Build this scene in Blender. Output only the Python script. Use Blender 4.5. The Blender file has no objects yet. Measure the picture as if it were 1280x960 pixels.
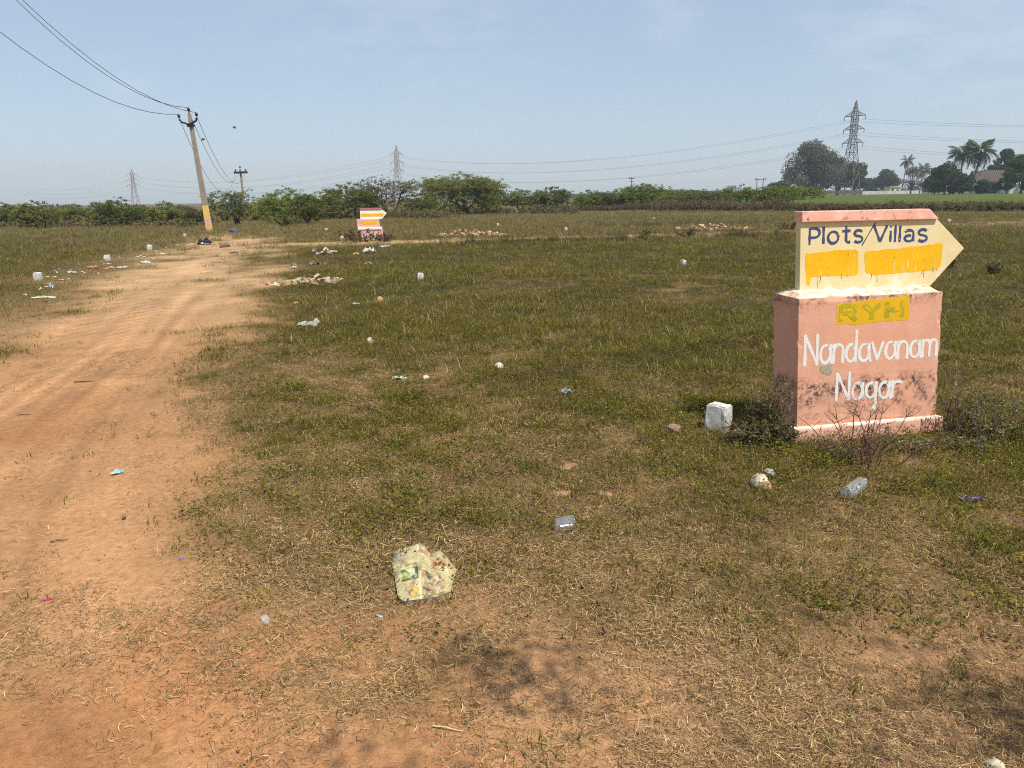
import bpy, bmesh, math, random
import numpy as np
from mathutils import Vector, Matrix, Euler

sc = bpy.context.scene
C = sc.collection
R = math.radians
rnd = random.Random(7)
rng = np.random.default_rng(11)

# ------------------------------------------------------------------ camera
FPX, HOR, ROLL, CAMH = 935.0, 247.5, R(0.9), 1.55       # photograph is 1280 x 960
PITCH = math.atan((480 - HOR) / FPX)
cF = np.array([0, math.cos(PITCH), -math.sin(PITCH)])
_r0 = np.array([1.0, 0, 0]); _u0 = np.cross(_r0, cF)
cR = math.cos(ROLL) * _r0 - math.sin(ROLL) * _u0
cU = math.cos(ROLL) * _u0 + math.sin(ROLL) * _r0
cam = bpy.data.cameras.new('camera'); co = bpy.data.objects.new('camera', cam); C.objects.link(co)
m = Matrix.Identity(4)
for i in range(3):
    m[i][0], m[i][1], m[i][2] = cR[i], cU[i], -cF[i]
m[0][3], m[1][3], m[2][3] = 0, 0, CAMH
co.matrix_world = m
cam.sensor_width = 36; cam.lens = FPX / 1280 * 36; cam.clip_start = 0.05; cam.clip_end = 6000
sc.camera = co

# ------------------------------------------------------------------ light
SUN_AZ, SUN_EL = R(-46), R(59)          # azimuth from +x towards +y
sun_dir = Vector((math.cos(SUN_EL) * math.cos(SUN_AZ), math.cos(SUN_EL) * math.sin(SUN_AZ), math.sin(SUN_EL)))
sl = bpy.data.lights.new('sun', 'SUN'); sl.energy = 5.0; sl.angle = R(0.53); sl.color = (1.0, 0.95, 0.87)
so = bpy.data.objects.new('sun', sl); C.objects.link(so); so.location = (20, -10, 40)
so.rotation_euler = sun_dir.to_track_quat('Z', 'Y').to_euler()
W = bpy.data.worlds.new('World'); sc.world = W; W.use_nodes = True
nt = W.node_tree; nt.nodes.clear()
sky = nt.nodes.new('ShaderNodeTexSky'); sky.sky_type = 'NISHITA'; sky.sun_disc = False
sky.sun_elevation = SUN_EL; sky.sun_rotation = math.pi / 2 - SUN_AZ
sky.air_density = 1.0; sky.dust_density = 0.9; sky.ozone_density = 1.4; sky.altitude = 300
bgn = nt.nodes.new('ShaderNodeBackground'); bgn.inputs[1].default_value = 0.124
wo = nt.nodes.new('ShaderNodeOutputWorld')
tcw = nt.nodes.new('ShaderNodeTexCoord'); mpw = nt.nodes.new('ShaderNodeMapping'); mpw.inputs['Scale'].default_value = (1.6, 1.6, 5.5)
nzw = nt.nodes.new('ShaderNodeTexNoise'); nzw.inputs['Scale'].default_value = 2.3; nzw.inputs['Detail'].default_value = 7; nzw.inputs['Roughness'].default_value = 0.55
rpw = nt.nodes.new('ShaderNodeMapRange'); rpw.inputs[1].default_value = 0.60; rpw.inputs[2].default_value = 0.85; rpw.inputs[3].default_value = 0.0; rpw.inputs[4].default_value = 0.14
mxw = nt.nodes.new('ShaderNodeMix'); mxw.data_type = 'RGBA'
mxw.inputs[7].default_value = (5.5, 5.95, 6.5, 1)
L = nt.links.new
L(tcw.outputs['Generated'], mpw.inputs[0]); L(mpw.outputs[0], nzw.inputs['Vector']); L(nzw.outputs[0], rpw.inputs[0])
def cloud_patch(px, py, w_, prev):
    d = Vector(cF * FPX + cR * (px - 640) - cU * (py - 480)).normalized()
    dp = nt.nodes.new('ShaderNodeVectorMath'); dp.operation = 'DISTANCE'; L(tcw.outputs['Generated'], dp.inputs[0]); dp.inputs[1].default_value = d
    r_a = nt.nodes.new('ShaderNodeMapRange'); r_a.inputs[1].default_value = w_; r_a.inputs[2].default_value = 0.0; r_a.inputs[3].default_value = 0; r_a.inputs[4].default_value = 1; r_a.interpolation_type = 'SMOOTHSTEP'
    n_a = nt.nodes.new('ShaderNodeTexNoise'); n_a.inputs['Scale'].default_value = 9; n_a.inputs['Detail'].default_value = 6; L(mpw.outputs[0], n_a.inputs['Vector'])
    r_b = nt.nodes.new('ShaderNodeMapRange'); r_b.inputs[1].default_value = .35; r_b.inputs[2].default_value = .75; r_b.inputs[3].default_value = 0; r_b.inputs[4].default_value = .38; L(n_a.outputs[0], r_b.inputs[0])
    m_a = nt.nodes.new('ShaderNodeMath'); m_a.operation = 'MULTIPLY'; L(dp.outputs['Value'], r_a.inputs[0]); L(r_a.outputs[0], m_a.inputs[0]); L(r_b.outputs[0], m_a.inputs[1])
    a_a = nt.nodes.new('ShaderNodeMath'); a_a.operation = 'ADD'; a_a.use_clamp = True; L(prev, a_a.inputs[0]); L(m_a.outputs[0], a_a.inputs[1]); return a_a.outputs[0]
fac = rpw.outputs[0]
for px_, py_, w_ in ((1105, 18, .13), (150, 112, .05), (840, 18, .06), (500, -120, .3), (1400, -60, .3)): fac = cloud_patch(px_, py_, w_, fac)
veil = nt.nodes.new('ShaderNodeMix'); veil.data_type = 'RGBA'; veil.inputs[0].default_value = 0.55; veil.inputs[7].default_value = (3.6, 4.35, 5.3, 1)   # even high haze
L(sky.outputs[0], veil.inputs[6]); L(veil.outputs[2], mxw.inputs[6]); L(fac, mxw.inputs[0]); L(mxw.outputs[2], bgn.inputs[0]); L(bgn.outputs[0], wo.inputs[0])
sc.view_settings.view_transform = 'Standard'; sc.view_settings.look = 'None'
sc.view_settings.exposure = 0.18; sc.view_settings.gamma = 1.0
sc.render.engine = 'CYCLES'; sc.cycles.use_denoising = False; sc.cycles.filter_width = 1.1
sc.cycles.max_bounces = 6; sc.cycles.diffuse_bounces = 2; sc.cycles.glossy_bounces = 3
sc.cycles.transmission_bounces = 6; sc.cycles.transparent_max_bounces = 8; sc.cycles.volume_bounces = 0

# ------------------------------------------------------------------ helpers
def ray(px, py):
    return cF * FPX + cR * (px - 640) - cU * (py - 480)
def at(px, py, z=0.0):                       # ground point seen at a photo pixel
    d = ray(px, py); t = (z - CAMH) / d[2]
    return np.array([d[0] * t, d[1] * t, z])
def far(px, py, Y):                          # point at forward distance Y
    d = ray(px, py); t = Y / d[1]
    return np.array([d[0] * t, Y, CAMH + d[2] * t])

def _hash(ix, iy, s):
    h = (ix.astype(np.int64) * 374761393 + iy.astype(np.int64) * 668265263 + s * 974634777) & 0x7fffffff
    h = ((h ^ (h >> 13)) * 1274126177) & 0x7fffffff
    h = h ^ (h >> 16)
    return (h & 0xffff) / 65535.0
def vnoise(x, y, s=0):
    ix = np.floor(x); iy = np.floor(y); fx = x - ix; fy = y - iy
    fx = fx * fx * (3 - 2 * fx); fy = fy * fy * (3 - 2 * fy)
    a = _hash(ix, iy, s); b = _hash(ix + 1, iy, s); c = _hash(ix, iy + 1, s); d = _hash(ix + 1, iy + 1, s)
    return (a * (1 - fx) + b * fx) * (1 - fy) + (c * (1 - fx) + d * fx) * fy
def fbm(x, y, sc_, s=0, o=4):
    t = 0; a = 0.5; n = 0
    for i in range(o):
        t = t + a * vnoise(x * sc_ + 17.3 * i, y * sc_ - 9.1 * i, s + i); n += a; a *= 0.5; sc_ *= 2.03
    return t / n
def sstep(a, b, x):
    t = np.clip((x - a) / (b - a), 0, 1); return t * t * (3 - 2 * t)

def tag(o, label=None, cat=None, group=None, kind=None):
    if label: o['label'] = label
    if cat: o['category'] = cat
    if group: o['group'] = group
    if kind: o['kind'] = kind
    return o
def empty(name, loc, rz=0.0, label=None, cat=None, group=None, rot=None):
    o = bpy.data.objects.new(name, None); C.objects.link(o)
    o.location = [float(v) for v in loc]; o.rotation_euler = rot if rot else (0, 0, rz)
    o.empty_display_size = 0.1
    return tag(o, label, cat, group)
def link(name, me, mat=None, parent=None):
    o = bpy.data.objects.new(name, me); C.objects.link(o)
    if mat is not None and not me.materials: me.materials.append(mat)
    if parent: o.parent = parent
    return o
def np_mesh(name, v, f, col=None, smooth=False):
    """v (n,3); f (m,k) faces all of k corners; col (n,3) point colour"""
    me = bpy.data.meshes.new(name)
    v = np.asarray(v, dtype=np.float32); f = np.asarray(f, dtype=np.int32); k = f.shape[1]
    me.vertices.add(len(v)); me.vertices.foreach_set('co', v.ravel())
    me.loops.add(f.size); me.loops.foreach_set('vertex_index', f.ravel())
    me.polygons.add(len(f)); me.polygons.foreach_set('loop_start', np.arange(0, f.size, k, dtype=np.int32))
    me.polygons.foreach_set('use_smooth', np.full(len(f), smooth))
    me.update(calc_edges=True)
    if col is not None:
        a = me.color_attributes.new('Col', 'FLOAT_COLOR', 'POINT')
        a.data.foreach_set('color', np.concatenate([col, np.ones((len(col), 1))], 1).astype(np.float32).ravel())
    return me
class MB:
    """collects simple shapes, builds one mesh object"""
    def __init__(s): s.v = []; s.f = []
    def add(s, vs, fs):
        b = len(s.v); s.v += [tuple(float(c) for c in p) for p in vs]; s.f += [tuple(b + i for i in f) for f in fs]
    def box(s, x0, x1, y0, y1, z0, z1):
        s.add([(x0,y0,z0),(x1,y0,z0),(x1,y1,z0),(x0,y1,z0),(x0,y0,z1),(x1,y0,z1),(x1,y1,z1),(x0,y1,z1)],
              [(3,2,1,0),(4,5,6,7),(0,1,5,4),(1,2,6,5),(2,3,7,6),(3,0,4,7)])
    def tube(s, pts, radii, n=6, cap=True):
        pts = [Vector(p) for p in pts]
        if not hasattr(radii, '__len__'): radii = [radii] * len(pts)
        up = Vector((0, 0, 1)); rings = []
        for i, p in enumerate(pts):
            t = (pts[min(i + 1, len(pts) - 1)] - pts[max(i - 1, 0)]).normalized()
            a = up if abs(t.z) < 0.95 else Vector((1, 0, 0))
            e1 = t.cross(a).normalized(); e2 = t.cross(e1)
            rings.append([p + (e1 * math.cos(2 * math.pi * k / n) + e2 * math.sin(2 * math.pi * k / n)) * radii[i] for k in range(n)])
        vs = [v for r in rings for v in r]; fs = []
        for i in range(len(pts) - 1):
            for k in range(n):
                fs.append((i*n+k, i*n+(k+1)%n, (i+1)*n+(k+1)%n, (i+1)*n+k))
        if cap: fs += [tuple(range(n))[::-1], tuple((len(pts)-1)*n + k for k in range(n))]
        s.add(vs, fs)
    def prism(s, poly, y0, y1):               # polygon in x,z extruded along y
        n = len(poly)
        s.add([(x, y0, z) for x, z in poly] + [(x, y1, z) for x, z in poly],
              [tuple(range(n)), tuple(range(2*n-1, n-1, -1))] + [(i, i+n, (i+1)%n+n, (i+1)%n) for i in range(n)])
    def mesh(s, name, bevel=0, smooth=False):
        me = bpy.data.meshes.new(name); me.from_pydata(s.v, [], s.f); me.update()
        bm = bmesh.new(); bm.from_mesh(me)
        bmesh.ops.recalc_face_normals(bm, faces=bm.faces)
        if bevel: bmesh.ops.bevel(bm, geom=list(bm.edges), offset=bevel, segments=2, affect='EDGES', profile=0.6)
        for f in bm.faces: f.smooth = smooth
        bm.to_mesh(me); bm.free(); return me
    def build(s, name, mat, parent=None, bevel=0, smooth=False):
        return link(name, s.mesh(name, bevel, smooth), mat, parent)

# ------------------------------------------------------------------ materials
def mat_new(name):
    m_ = bpy.data.materials.new(name); m_.use_nodes = True
    n = m_.node_tree; b = n.nodes['Principled BSDF']; return m_, n, b
def node(n, t, **kw):
    x = n.nodes.new(t)
    for k, v in kw.items():
        if k.startswith('i_'):
            key = k[2:]; key = int(key) if key.isdigit() else key
            x.inputs[key].default_value = v
        else: setattr(x, k, v)
    return x
def plain(name, col, rough=0.8, var=0.15, scale=8.0, bump=0.2, metal=0.0, spec=0.3, coord='Object', bdist=0.01):
    m_, n, b = mat_new(name)
    tc = node(n, 'ShaderNodeTexCoord'); nz = node(n, 'ShaderNodeTexNoise', i_Scale=scale, i_Detail=6.0)
    n.links.new(tc.outputs[coord], nz.inputs['Vector'])
    rp = node(n, 'ShaderNodeMapRange'); rp.inputs[1].default_value = 0.25; rp.inputs[2].default_value = 0.75
    rp.inputs[3].default_value = 1 - var; rp.inputs[4].default_value = 1 + var
    n.links.new(nz.outputs[0], rp.inputs[0])
    mx = node(n, 'ShaderNodeVectorMath', operation='SCALE'); mx.inputs[0].default_value = col[:3]
    n.links.new(rp.outputs[0], mx.inputs['Scale']); n.links.new(mx.outputs[0], b.inputs['Base Color'])
    b.inputs['Roughness'].default_value = rough; b.inputs['Metallic'].default_value = metal
    b.inputs['Specular IOR Level'].default_value = spec
    if bump:
        bp = node(n, 'ShaderNodeBump', i_Strength=bump, i_Distance=bdist); n.links.new(nz.outputs[0], bp.inputs['Height'])
        n.links.new(bp.outputs[0], b.inputs['Normal'])
    return m_
def leafy(name, trans=0.3, tint=(1, 1, 1), rvar=0.25):
    """colour from the mesh attribute, varied per instance, with some light through"""
    m_ = bpy.data.materials.new(name); m_.use_nodes = True; n = m_.node_tree; n.nodes.clear()
    at_ = node(n, 'ShaderNodeAttribute', attribute_name='Col'); oi = node(n, 'ShaderNodeObjectInfo')
    rp = node(n, 'ShaderNodeMapRange'); rp.inputs[3].default_value = 1 - rvar; rp.inputs[4].default_value = 1 + rvar
    n.links.new(oi.outputs['Random'], rp.inputs[0])
    v1 = node(n, 'ShaderNodeVectorMath', operation='MULTIPLY'); v1.inputs[1].default_value = tint
    v2 = node(n, 'ShaderNodeVectorMath', operation='SCALE')
    n.links.new(at_.outputs['Color'], v1.inputs[0]); n.links.new(v1.outputs[0], v2.inputs[0]); n.links.new(rp.outputs[0], v2.inputs['Scale'])
    d = node(n, 'ShaderNodeBsdfDiffuse'); t = node(n, 'ShaderNodeBsdfTranslucent'); mx = node(n, 'ShaderNodeMixShader')
    mx.inputs[0].default_value = trans; o = node(n, 'ShaderNodeOutputMaterial')
    n.links.new(v2.outputs[0], d.inputs[0]); n.links.new(v2.outputs[0], t.inputs[0])
    n.links.new(d.outputs[0], mx.inputs[1]); n.links.new(t.outputs[0], mx.inputs[2]); n.links.new(mx.outputs[0], o.inputs[0])
    return m_
M_leaf = leafy('tree_leaves', 0.38, rvar=0.12)
M_grass = leafy('grass_blades', 0.3, rvar=0.3)
M_straw = leafy('straw_blades', 0.15, rvar=0.3)
M_bark = plain('bark', (0.13, 0.10, 0.075), 0.9, 0.3, 6)
M_dkbark = plain('dark_bark', (0.06, 0.045, 0.035), 0.9, 0.3, 6)
M_twig = plain('dry_twig', (0.17, 0.11, 0.075), 0.9, 0.3, 20)
M_conc = plain('pole_concrete', (0.30, 0.25, 0.19), 0.9, 0.2, 3)
M_iron = plain('dark_iron', (0.02, 0.018, 0.017), 0.6, 0.2, 10)
M_steel = plain('galvanised_steel', (0.11, 0.105, 0.105), 0.6, 0.15, 1, metal=0.2)
M_redsteel = plain('painted_steel', (0.30, 0.22, 0.21), 0.7, 0.15, 1)
M_wire = plain('wire_aluminium', (0.06, 0.06, 0.065), 0.6, 0.1, 1, bump=0)
M_white = plain('white_paint', (0.74, 0.74, 0.70), 0.85, 0.12, 9, 0.5)
M_yel = plain('pole_yellow', (0.74, 0.47, 0.13), 0.8, 0.12, 5)
M_pnk = plain('pole_pink', (0.72, 0.38, 0.30), 0.8, 0.12, 5)

# ------------------------------------------------------------------ terrain functions
_le = np.array([at(*p)[:2] for p in [(0,432),(60,397),(130,362),(195,327),(240,307),(275,295),(300,288)]])
_re = np.array([at(*p)[:2] for p in [(620,945),(470,860),(385,800),(330,735),(290,670),(262,600),(254,540),(268,480),(284,430),(298,380),(318,345),(328,310),(336,292)]])
def road_l(y): return np.interp(y, _le[:, 1], _le[:, 0], left=None)
def road_r(y): return np.interp(y, _re[:, 1], _re[:, 0])
def road_left(y):
    k = (_le[1, 0] - _le[0, 0]) / (_le[1, 1] - _le[0, 1])
    return np.where(y < _le[0, 1], _le[0, 0] + (y - _le[0, 1]) * k * 0.6, np.interp(y, _le[:, 1], _le[:, 0]))
def cross_y(x): return 29.2 + 0.22 * x + 0.004 * x * x
_s0 = at(560, 472)[:2]; _s1 = at(900, 345)[:2]; _sd = (_s1 - _s0) / np.linalg.norm(_s1 - _s0); _sn = np.array([-_sd[1], _sd[0]])
def masks(x, y):
    """bare (0..1 bare soil), green (0..1), tall (0..1 meadow height), red (soil hue)"""
    wob = (fbm(x, y, 0.9, 3) - 0.5)
    d = np.maximum(1.0, np.hypot(x, y))
    soft = 0.10 * d ** 0.75
    inl = sstep(-1, 1, (x - road_left(y) + wob * 1.6 * soft * 2) / (soft + 0.25))
    inr = sstep(-1, 1, (road_r(y) - x + wob * 1.6 * soft * 2) / (soft + 0.15))
    road = inl * inr * (1 - sstep(33, 40, y))
    # grassy rib in the middle of the track
    rib = np.exp(-(((x - at(255,350)[0]) / 0.9) ** 2 + ((y - at(255,350)[1]) / 2.6) ** 2) * 1.3)
    rib = np.maximum(rib, np.exp(-((x - 0.5 * (road_left(y) + road_r(y))) / 0.5) ** 2) * sstep(14, 20, y) * 0.45)
    road = road * (1 - 0.55 * rib * sstep(0.35, 0.6, fbm(x, y, 1.7, 9)))
    cross = np.exp(-((y - cross_y(x)) / 1.5) ** 2) * sstep(-13, -8, x) * (1 - 0.6 * sstep(0, 14, x)) * 0.9
    bare_n = fbm(x, y, 1.1, 21)
    fore = 1 - sstep(2.1, 3.0, y + 0.55 * wob * 2 - 0.10 * x)
    bare = np.maximum(road, np.maximum(cross, fore * sstep(0.42, 0.62, bare_n + 0.1)))
    p1 = np.exp(-(((x - at(1130,850)[0]) / .55) ** 2 + ((y - at(1130,850)[1]) / .28) ** 2))
    bare = np.maximum(bare, p1 * 0.9)
    patch = fbm(x, y, 0.8, 33); fine = fbm(x, y, 2.6, 41)
    g = sstep(1.75, 3.9, y + (patch - 0.5) * 2.6 + 0.22 * np.clip(x, -3, 3))
    g = g * (0.72 + 0.28 * sstep(4.5, 8, y)) * (0.34 + 0.66 * sstep(0.38, 0.58, patch * .45 + fine * .55 + 0.16 * sstep(4.5, 9, y)))
    g = g * (1 - .32 * sstep(.55, .66, fbm(x, y, .5, 45)) * sstep(4, 7, y))
    nearroad = np.exp(-np.clip(x - road_r(y), 0, 99) / (0.25 + 0.05 * d))
    g = g * (1 - 0.75 * nearroad * (x > road_r(y)))
    sl_ = (x - _s0[0]) * _sn[0] + (y - _s0[1]) * _sn[1]; st_ = (x - _s0[0]) * _sd[0] + (y - _s0[1]) * _sd[1]
    g = g * (1 - .7 * np.exp(-((sl_ + (fine - .5) * 1.2) / (.16 + .035 * y)) ** 2) * sstep(-1, 0, st_) * (1 - sstep(9, 12, st_)) * sstep(.35, .6, fbm(x, y, 1.9, 35)))
    lv = np.exp(-(np.clip(road_left(y) - x, 0, 99) / (1.7 + 0.06 * d)) ** 2) * (x < road_left(y))
    g = g * (1 - 0.72 * lv) * (1 - .8 * inl * inr)
    far_dry = sstep(24, 33, y + 0.0 * x) * (x > -9) + sstep(38, 46, y) * (x <= -9)
    g = g * (1 - 0.72 * np.clip(far_dry, 0, 1) * sstep(0.25, 0.5, fbm(x, y * 2.2, 0.16, 51) + 0.1))
    g = np.clip(g, 0, 1) * (1 - np.clip(bare, 0, 1) * 0.97)
    tall = (1 - .9 * inl * inr) * sstep(5.5, 9.5, y + (patch - .5) * 3) * (1 - np.clip(bare + 0.7 * nearroad * (x > road_r(y)) + 0.9 * lv, 0, 1))
    red = fbm(x, y, 0.6, 61)
    return np.clip(bare, 0, 1), g, tall, red, road
_bd = np.array([at(px_, py_)[:2] for px_, py_ in [(700, 263.5), (820, 263.5), (985, 264.5), (1110, 264), (1300, 263.5)]])
def bund_y(x): return np.interp(x, _bd[:, 0], _bd[:, 1])
def gz(x, y):
    x = np.asarray(x, dtype=float); y = np.asarray(y, dtype=float)
    d = np.hypot(x, y)
    z = (fbm(x, y, 0.55, 71, 3) - 0.5) * 0.07 * sstep(1.5, 9, d) + (fbm(x, y, 3.1, 77, 3) - 0.5) * 0.022
    z = z + (fbm(x, y, 0.12, 83, 2) - 0.5) * 0.16 * sstep(10, 40, d)
    w = x - 0.5 * (road_left(y) + road_r(y))
    rut = -0.018 * (np.exp(-((w - 0.8) / 0.25) ** 2) + np.exp(-((w + 0.75) / 0.25) ** 2)) * sstep(4, 6, y) * (1 - sstep(30, 40, y))
    # low ridge of an old furrow across the near field
    fx = x * 0.93 - y * 0.36
    fr = (x - at(530,412)[0]); 
    ln = (y - (6.4 + 0.62 * (x - at(620,470)[0])))
    ridge = 0.055 * np.exp(-(ln / 0.28) ** 2) * sstep(-1.2, -0.3, x) * (1 - sstep(2.6, 3.4, x)) - 0.05 * np.exp(-((ln + 0.45) / 0.22) ** 2) * sstep(-1.2, -0.3, x) * (1 - sstep(2.6, 3.4, x))
    rise = 0.80 * sstep(1.0, 5.0, y - bund_y(x)) * sstep(10, 22, x)
    return z + rut + ridge + rise
def soil_colour(x, y, bare, g, tall, red):
    n = len(x)
    dirt = np.stack([0.385 + 0 * x, 0.205 + 0 * x, 0.096 + 0 * x], 1)
    sand = np.array([0.465, 0.29, 0.15]); rd = np.array([0.34, 0.155, 0.065])
    t = sstep(6, 16, y)[:, None]; dirt = dirt * (1 - t) + sand * t
    t = (sstep(0.5, 0.68, red) * (1 - sstep(5, 9, y)))[:, None] * 0.8; dirt = dirt * (1 - t) + rd * t
    t = (sstep(-.3, .9, x) * (1 - sstep(3.5, 6, y)))[:, None] * (.55 + .45 * sstep(.35, .6, fbm(x, y, 1.3, 64)))[:, None]; dirt = dirt * (1 - t) + np.array([0.275, 0.155, 0.082]) * t
    straw = np.array([0.205, 0.125, 0.054]); gr = np.array([0.052, 0.040, 0.015]); tl = np.array([0.036, 0.032, 0.009]); dry = np.array([0.175, 0.13, 0.048])  # gr, tl: dark soil, darkened further for the shaded gaps between blades
    base = straw[None] * np.ones((n, 1))
    t = sstep(14, 30, y)[:, None]; base = base * (1 - t) + dry * t
    base = base * (1 - g[:, None]) + gr * g[:, None]
    t = (tall * g)[:, None]; base = base * (1 - t) + tl * t
    padd = (sstep(1.0, 4.0, y - bund_y(x)) * sstep(12, 20, x))[:, None]; base = base * (1 - padd) + np.array([0.075, 0.098, 0.018]) * padd
    b = bare[:, None]
    col = base * (1 - b) + dirt * b
    m_ = 0.80 + 0.40 * fbm(x, y, 2.3, 91, 4)
    w = (x - road_left(y)) / np.maximum(1.5, road_r(y) - road_left(y))            # 0..1 across the track: wheel marks run along it
    strk = fbm(w * 26 + 9, y * 0.32, 1.0, 95, 3) - .5
    m_ = m_ * (1 + bare * np.clip(w * 4, 0, 1) * np.clip((1 - w) * 4, 0, 1) * (.85 * strk - .13 * np.exp(-((w - .3) / .06) ** 2) - .15 * np.exp(-((w - .68) / .06) ** 2)))
    return col * m_[:, None]

# ------------------------------------------------------------------ ground sheet
def axis(a0, a1, step, lim0, lim1, gr):
    c = list(np.arange(a0, a1, step)); s = step; v = c[-1]
    while v < lim1: s *= gr; v += s; c.append(v)
    s = step; v = a0; pre = []
    while v > lim0: s *= gr; v -= s; pre.append(v)
    return np.array(pre[::-1] + c)
gx = axis(-3.2, 4.6, 0.03, -2200, 2200, 1.045); gy = axis(1.3, 7.0, 0.028, -60, 3200, 1.03)
X, Y = np.meshgrid(gx, gy); xf, yf = X.ravel(), Y.ravel()
bare, g_, tall_, red_, road_ = masks(xf, yf)
Z = gz(xf, yf)
_w = (xf - road_left(yf)) / np.maximum(1.5, road_r(yf) - road_left(yf))
Z = Z + road_ * (fbm(_w * 30 + 9, yf * .35, 1.0, 95, 3) - .5) * .022 * (1 - sstep(14, 24, yf))
Z = Z + bare * (1 - sstep(6, 10, yf)) * (fbm(xf, yf, 14, 97, 3) - 0.5) * 0.012
nx, ny = len(gx), len(gy)
idx = np.arange(nx * ny).reshape(ny, nx)
F = np.stack([idx[:-1, :-1], idx[:-1, 1:], idx[1:, 1:], idx[1:, :-1]], -1).reshape(-1, 4)
gcol = soil_colour(xf, yf, bare, g_, tall_, red_)
gme = np_mesh('ground', np.stack([xf, yf, Z], 1), F, gcol, smooth=True)
M_ground, n, b = mat_new('ground_soil')
a_ = node(n, 'ShaderNodeAttribute', attribute_name='Col'); tc = node(n, 'ShaderNodeTexCoord')
n1 = node(n, 'ShaderNodeTexNoise', i_Scale=26.0, i_Detail=8.0, i_Roughness=0.65); n2 = node(n, 'ShaderNodeTexNoise', i_Scale=150.0, i_Detail=4.0, i_Roughness=0.7)
n3 = node(n, 'ShaderNodeTexVoronoi', i_Scale=90.0)
for q in (n1, n2, n3): n.links.new(tc.outputs['Object'], q.inputs['Vector'])
r1 = node(n, 'ShaderNodeMapRange'); r1.inputs[1].default_value = .3; r1.inputs[2].default_value = .7; r1.inputs[3].default_value = .72; r1.inputs[4].default_value = 1.22
r2 = node(n, 'ShaderNodeMapRange'); r2.inputs[1].default_value = .3; r2.inputs[2].default_value = .7; r2.inputs[3].default_value = .75; r2.inputs[4].default_value = 1.25
n.links.new(n1.outputs[0], r1.inputs[0]); n.links.new(n2.outputs[0], r2.inputs[0])
mm = node(n, 'ShaderNodeMath', operation='MULTIPLY'); n.links.new(r1.outputs[0], mm.inputs[0]); n.links.new(r2.outputs[0], mm.inputs[1])
vs = node(n, 'ShaderNodeVectorMath', operation='SCALE'); n.links.new(a_.outputs['Color'], vs.inputs[0]); n.links.new(mm.outputs[0], vs.inputs['Scale'])
n.links.new(vs.outputs[0], b.inputs['Base Color']); b.inputs['Roughness'].default_value = 0.95; b.inputs['Specular IOR Level'].default_value = 0.1
ad = node(n, 'ShaderNodeMath', operation='MULTIPLY_ADD'); ad.inputs[1].default_value = 0.5
n.links.new(n2.outputs[0], ad.inputs[0]); n.links.new(n1.outputs[0], ad.inputs[2])
bp = node(n, 'ShaderNodeBump', i_Strength=0.7, i_Distance=0.012); n.links.new(ad.outputs[0], bp.inputs['Height']); n.links.new(bp.outputs[0], b.inputs['Normal'])
tag(link('ground', gme, M_ground), kind='structure')

# ------------------------------------------------------------------ scattered ground cover
protos = bpy.data.collections.new('ground_cover_pieces')      # sources for the scatters, not linked to the scene
GREEN = [(0.11, 0.145, 0.026), (0.15, 0.165, 0.035), (0.08, 0.11, 0.022), (0.19, 0.18, 0.05)]
OLIVE = [(0.145, 0.15, 0.034), (0.19, 0.18, 0.045), (0.10, 0.11, 0.026), (0.25, 0.21, 0.075), (0.14, 0.155, 0.032)]
DRY = [(0.42, 0.30, 0.15), (0.34, 0.235, 0.115), (0.50, 0.38, 0.21), (0.26, 0.17, 0.085), (0.58, 0.47, 0.28)]
BROWN = [(0.17, 0.12, 0.07), (0.22, 0.15, 0.085), (0.12, 0.085, 0.055), (0.28, 0.20, 0.11)]
_w = lambda pal, k, b_: [(c[0] * k, c[1] * k, c[2] * b_) for c in pal]
GREEN = [(c[0] * .96, c[1] * .82, c[2] * .55) for c in GREEN]; OLIVE = [(c[0] * .88, c[1] * .83, c[2] * .50) for c in OLIVE]; DRY = [(c[0] * .98, c[1] * .88, c[2] * .76) for c in DRY]; BROWN = _w(BROWN, .95, .78)
def blades(nb, spread, h0, h1, wid, lean, cols, r, segs=2, sub=None, psub=0):
    V = []; Fq = []; Cc = []
    for i in range(nb):
        a = r.uniform(0, 2 * math.pi); rr = spread * math.sqrt(r.random()); bx, by = rr * math.cos(a), rr * math.sin(a)
        az = a + r.gauss(0, 1.0); h = r.uniform(h0, h1); ln = r.uniform(0.2, 1) * lean * h
        w = wid * r.uniform(0.7, 1.3); px_, py_ = -math.sin(az + r.gauss(0, .6)) * w / 2, math.cos(az + r.gauss(0, .6)) * w / 2
        c = r.choice(sub if (sub and r.random() < psub) else cols); k = r.uniform(0.8, 1.2)
        base = len(V)
        for s in range(segs + 1):
            t = s / segs; ww = 1 - t * 0.85
            x = bx + math.cos(az) * ln * t * t; y = by + math.sin(az) * ln * t * t; z = h * t * (1 - 0.18 * t * lean) - 0.01
            V += [(x - px_ * ww, y - py_ * ww, z), (x + px_ * ww, y + py_ * ww, z)]
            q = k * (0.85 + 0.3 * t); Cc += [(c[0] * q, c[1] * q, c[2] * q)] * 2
        for s in range(segs): Fq.append((base + 2*s, base + 2*s + 1, base + 2*s + 3, base + 2*s + 2))
    return np.array(V), np.array(Fq), np.array(Cc)
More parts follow.
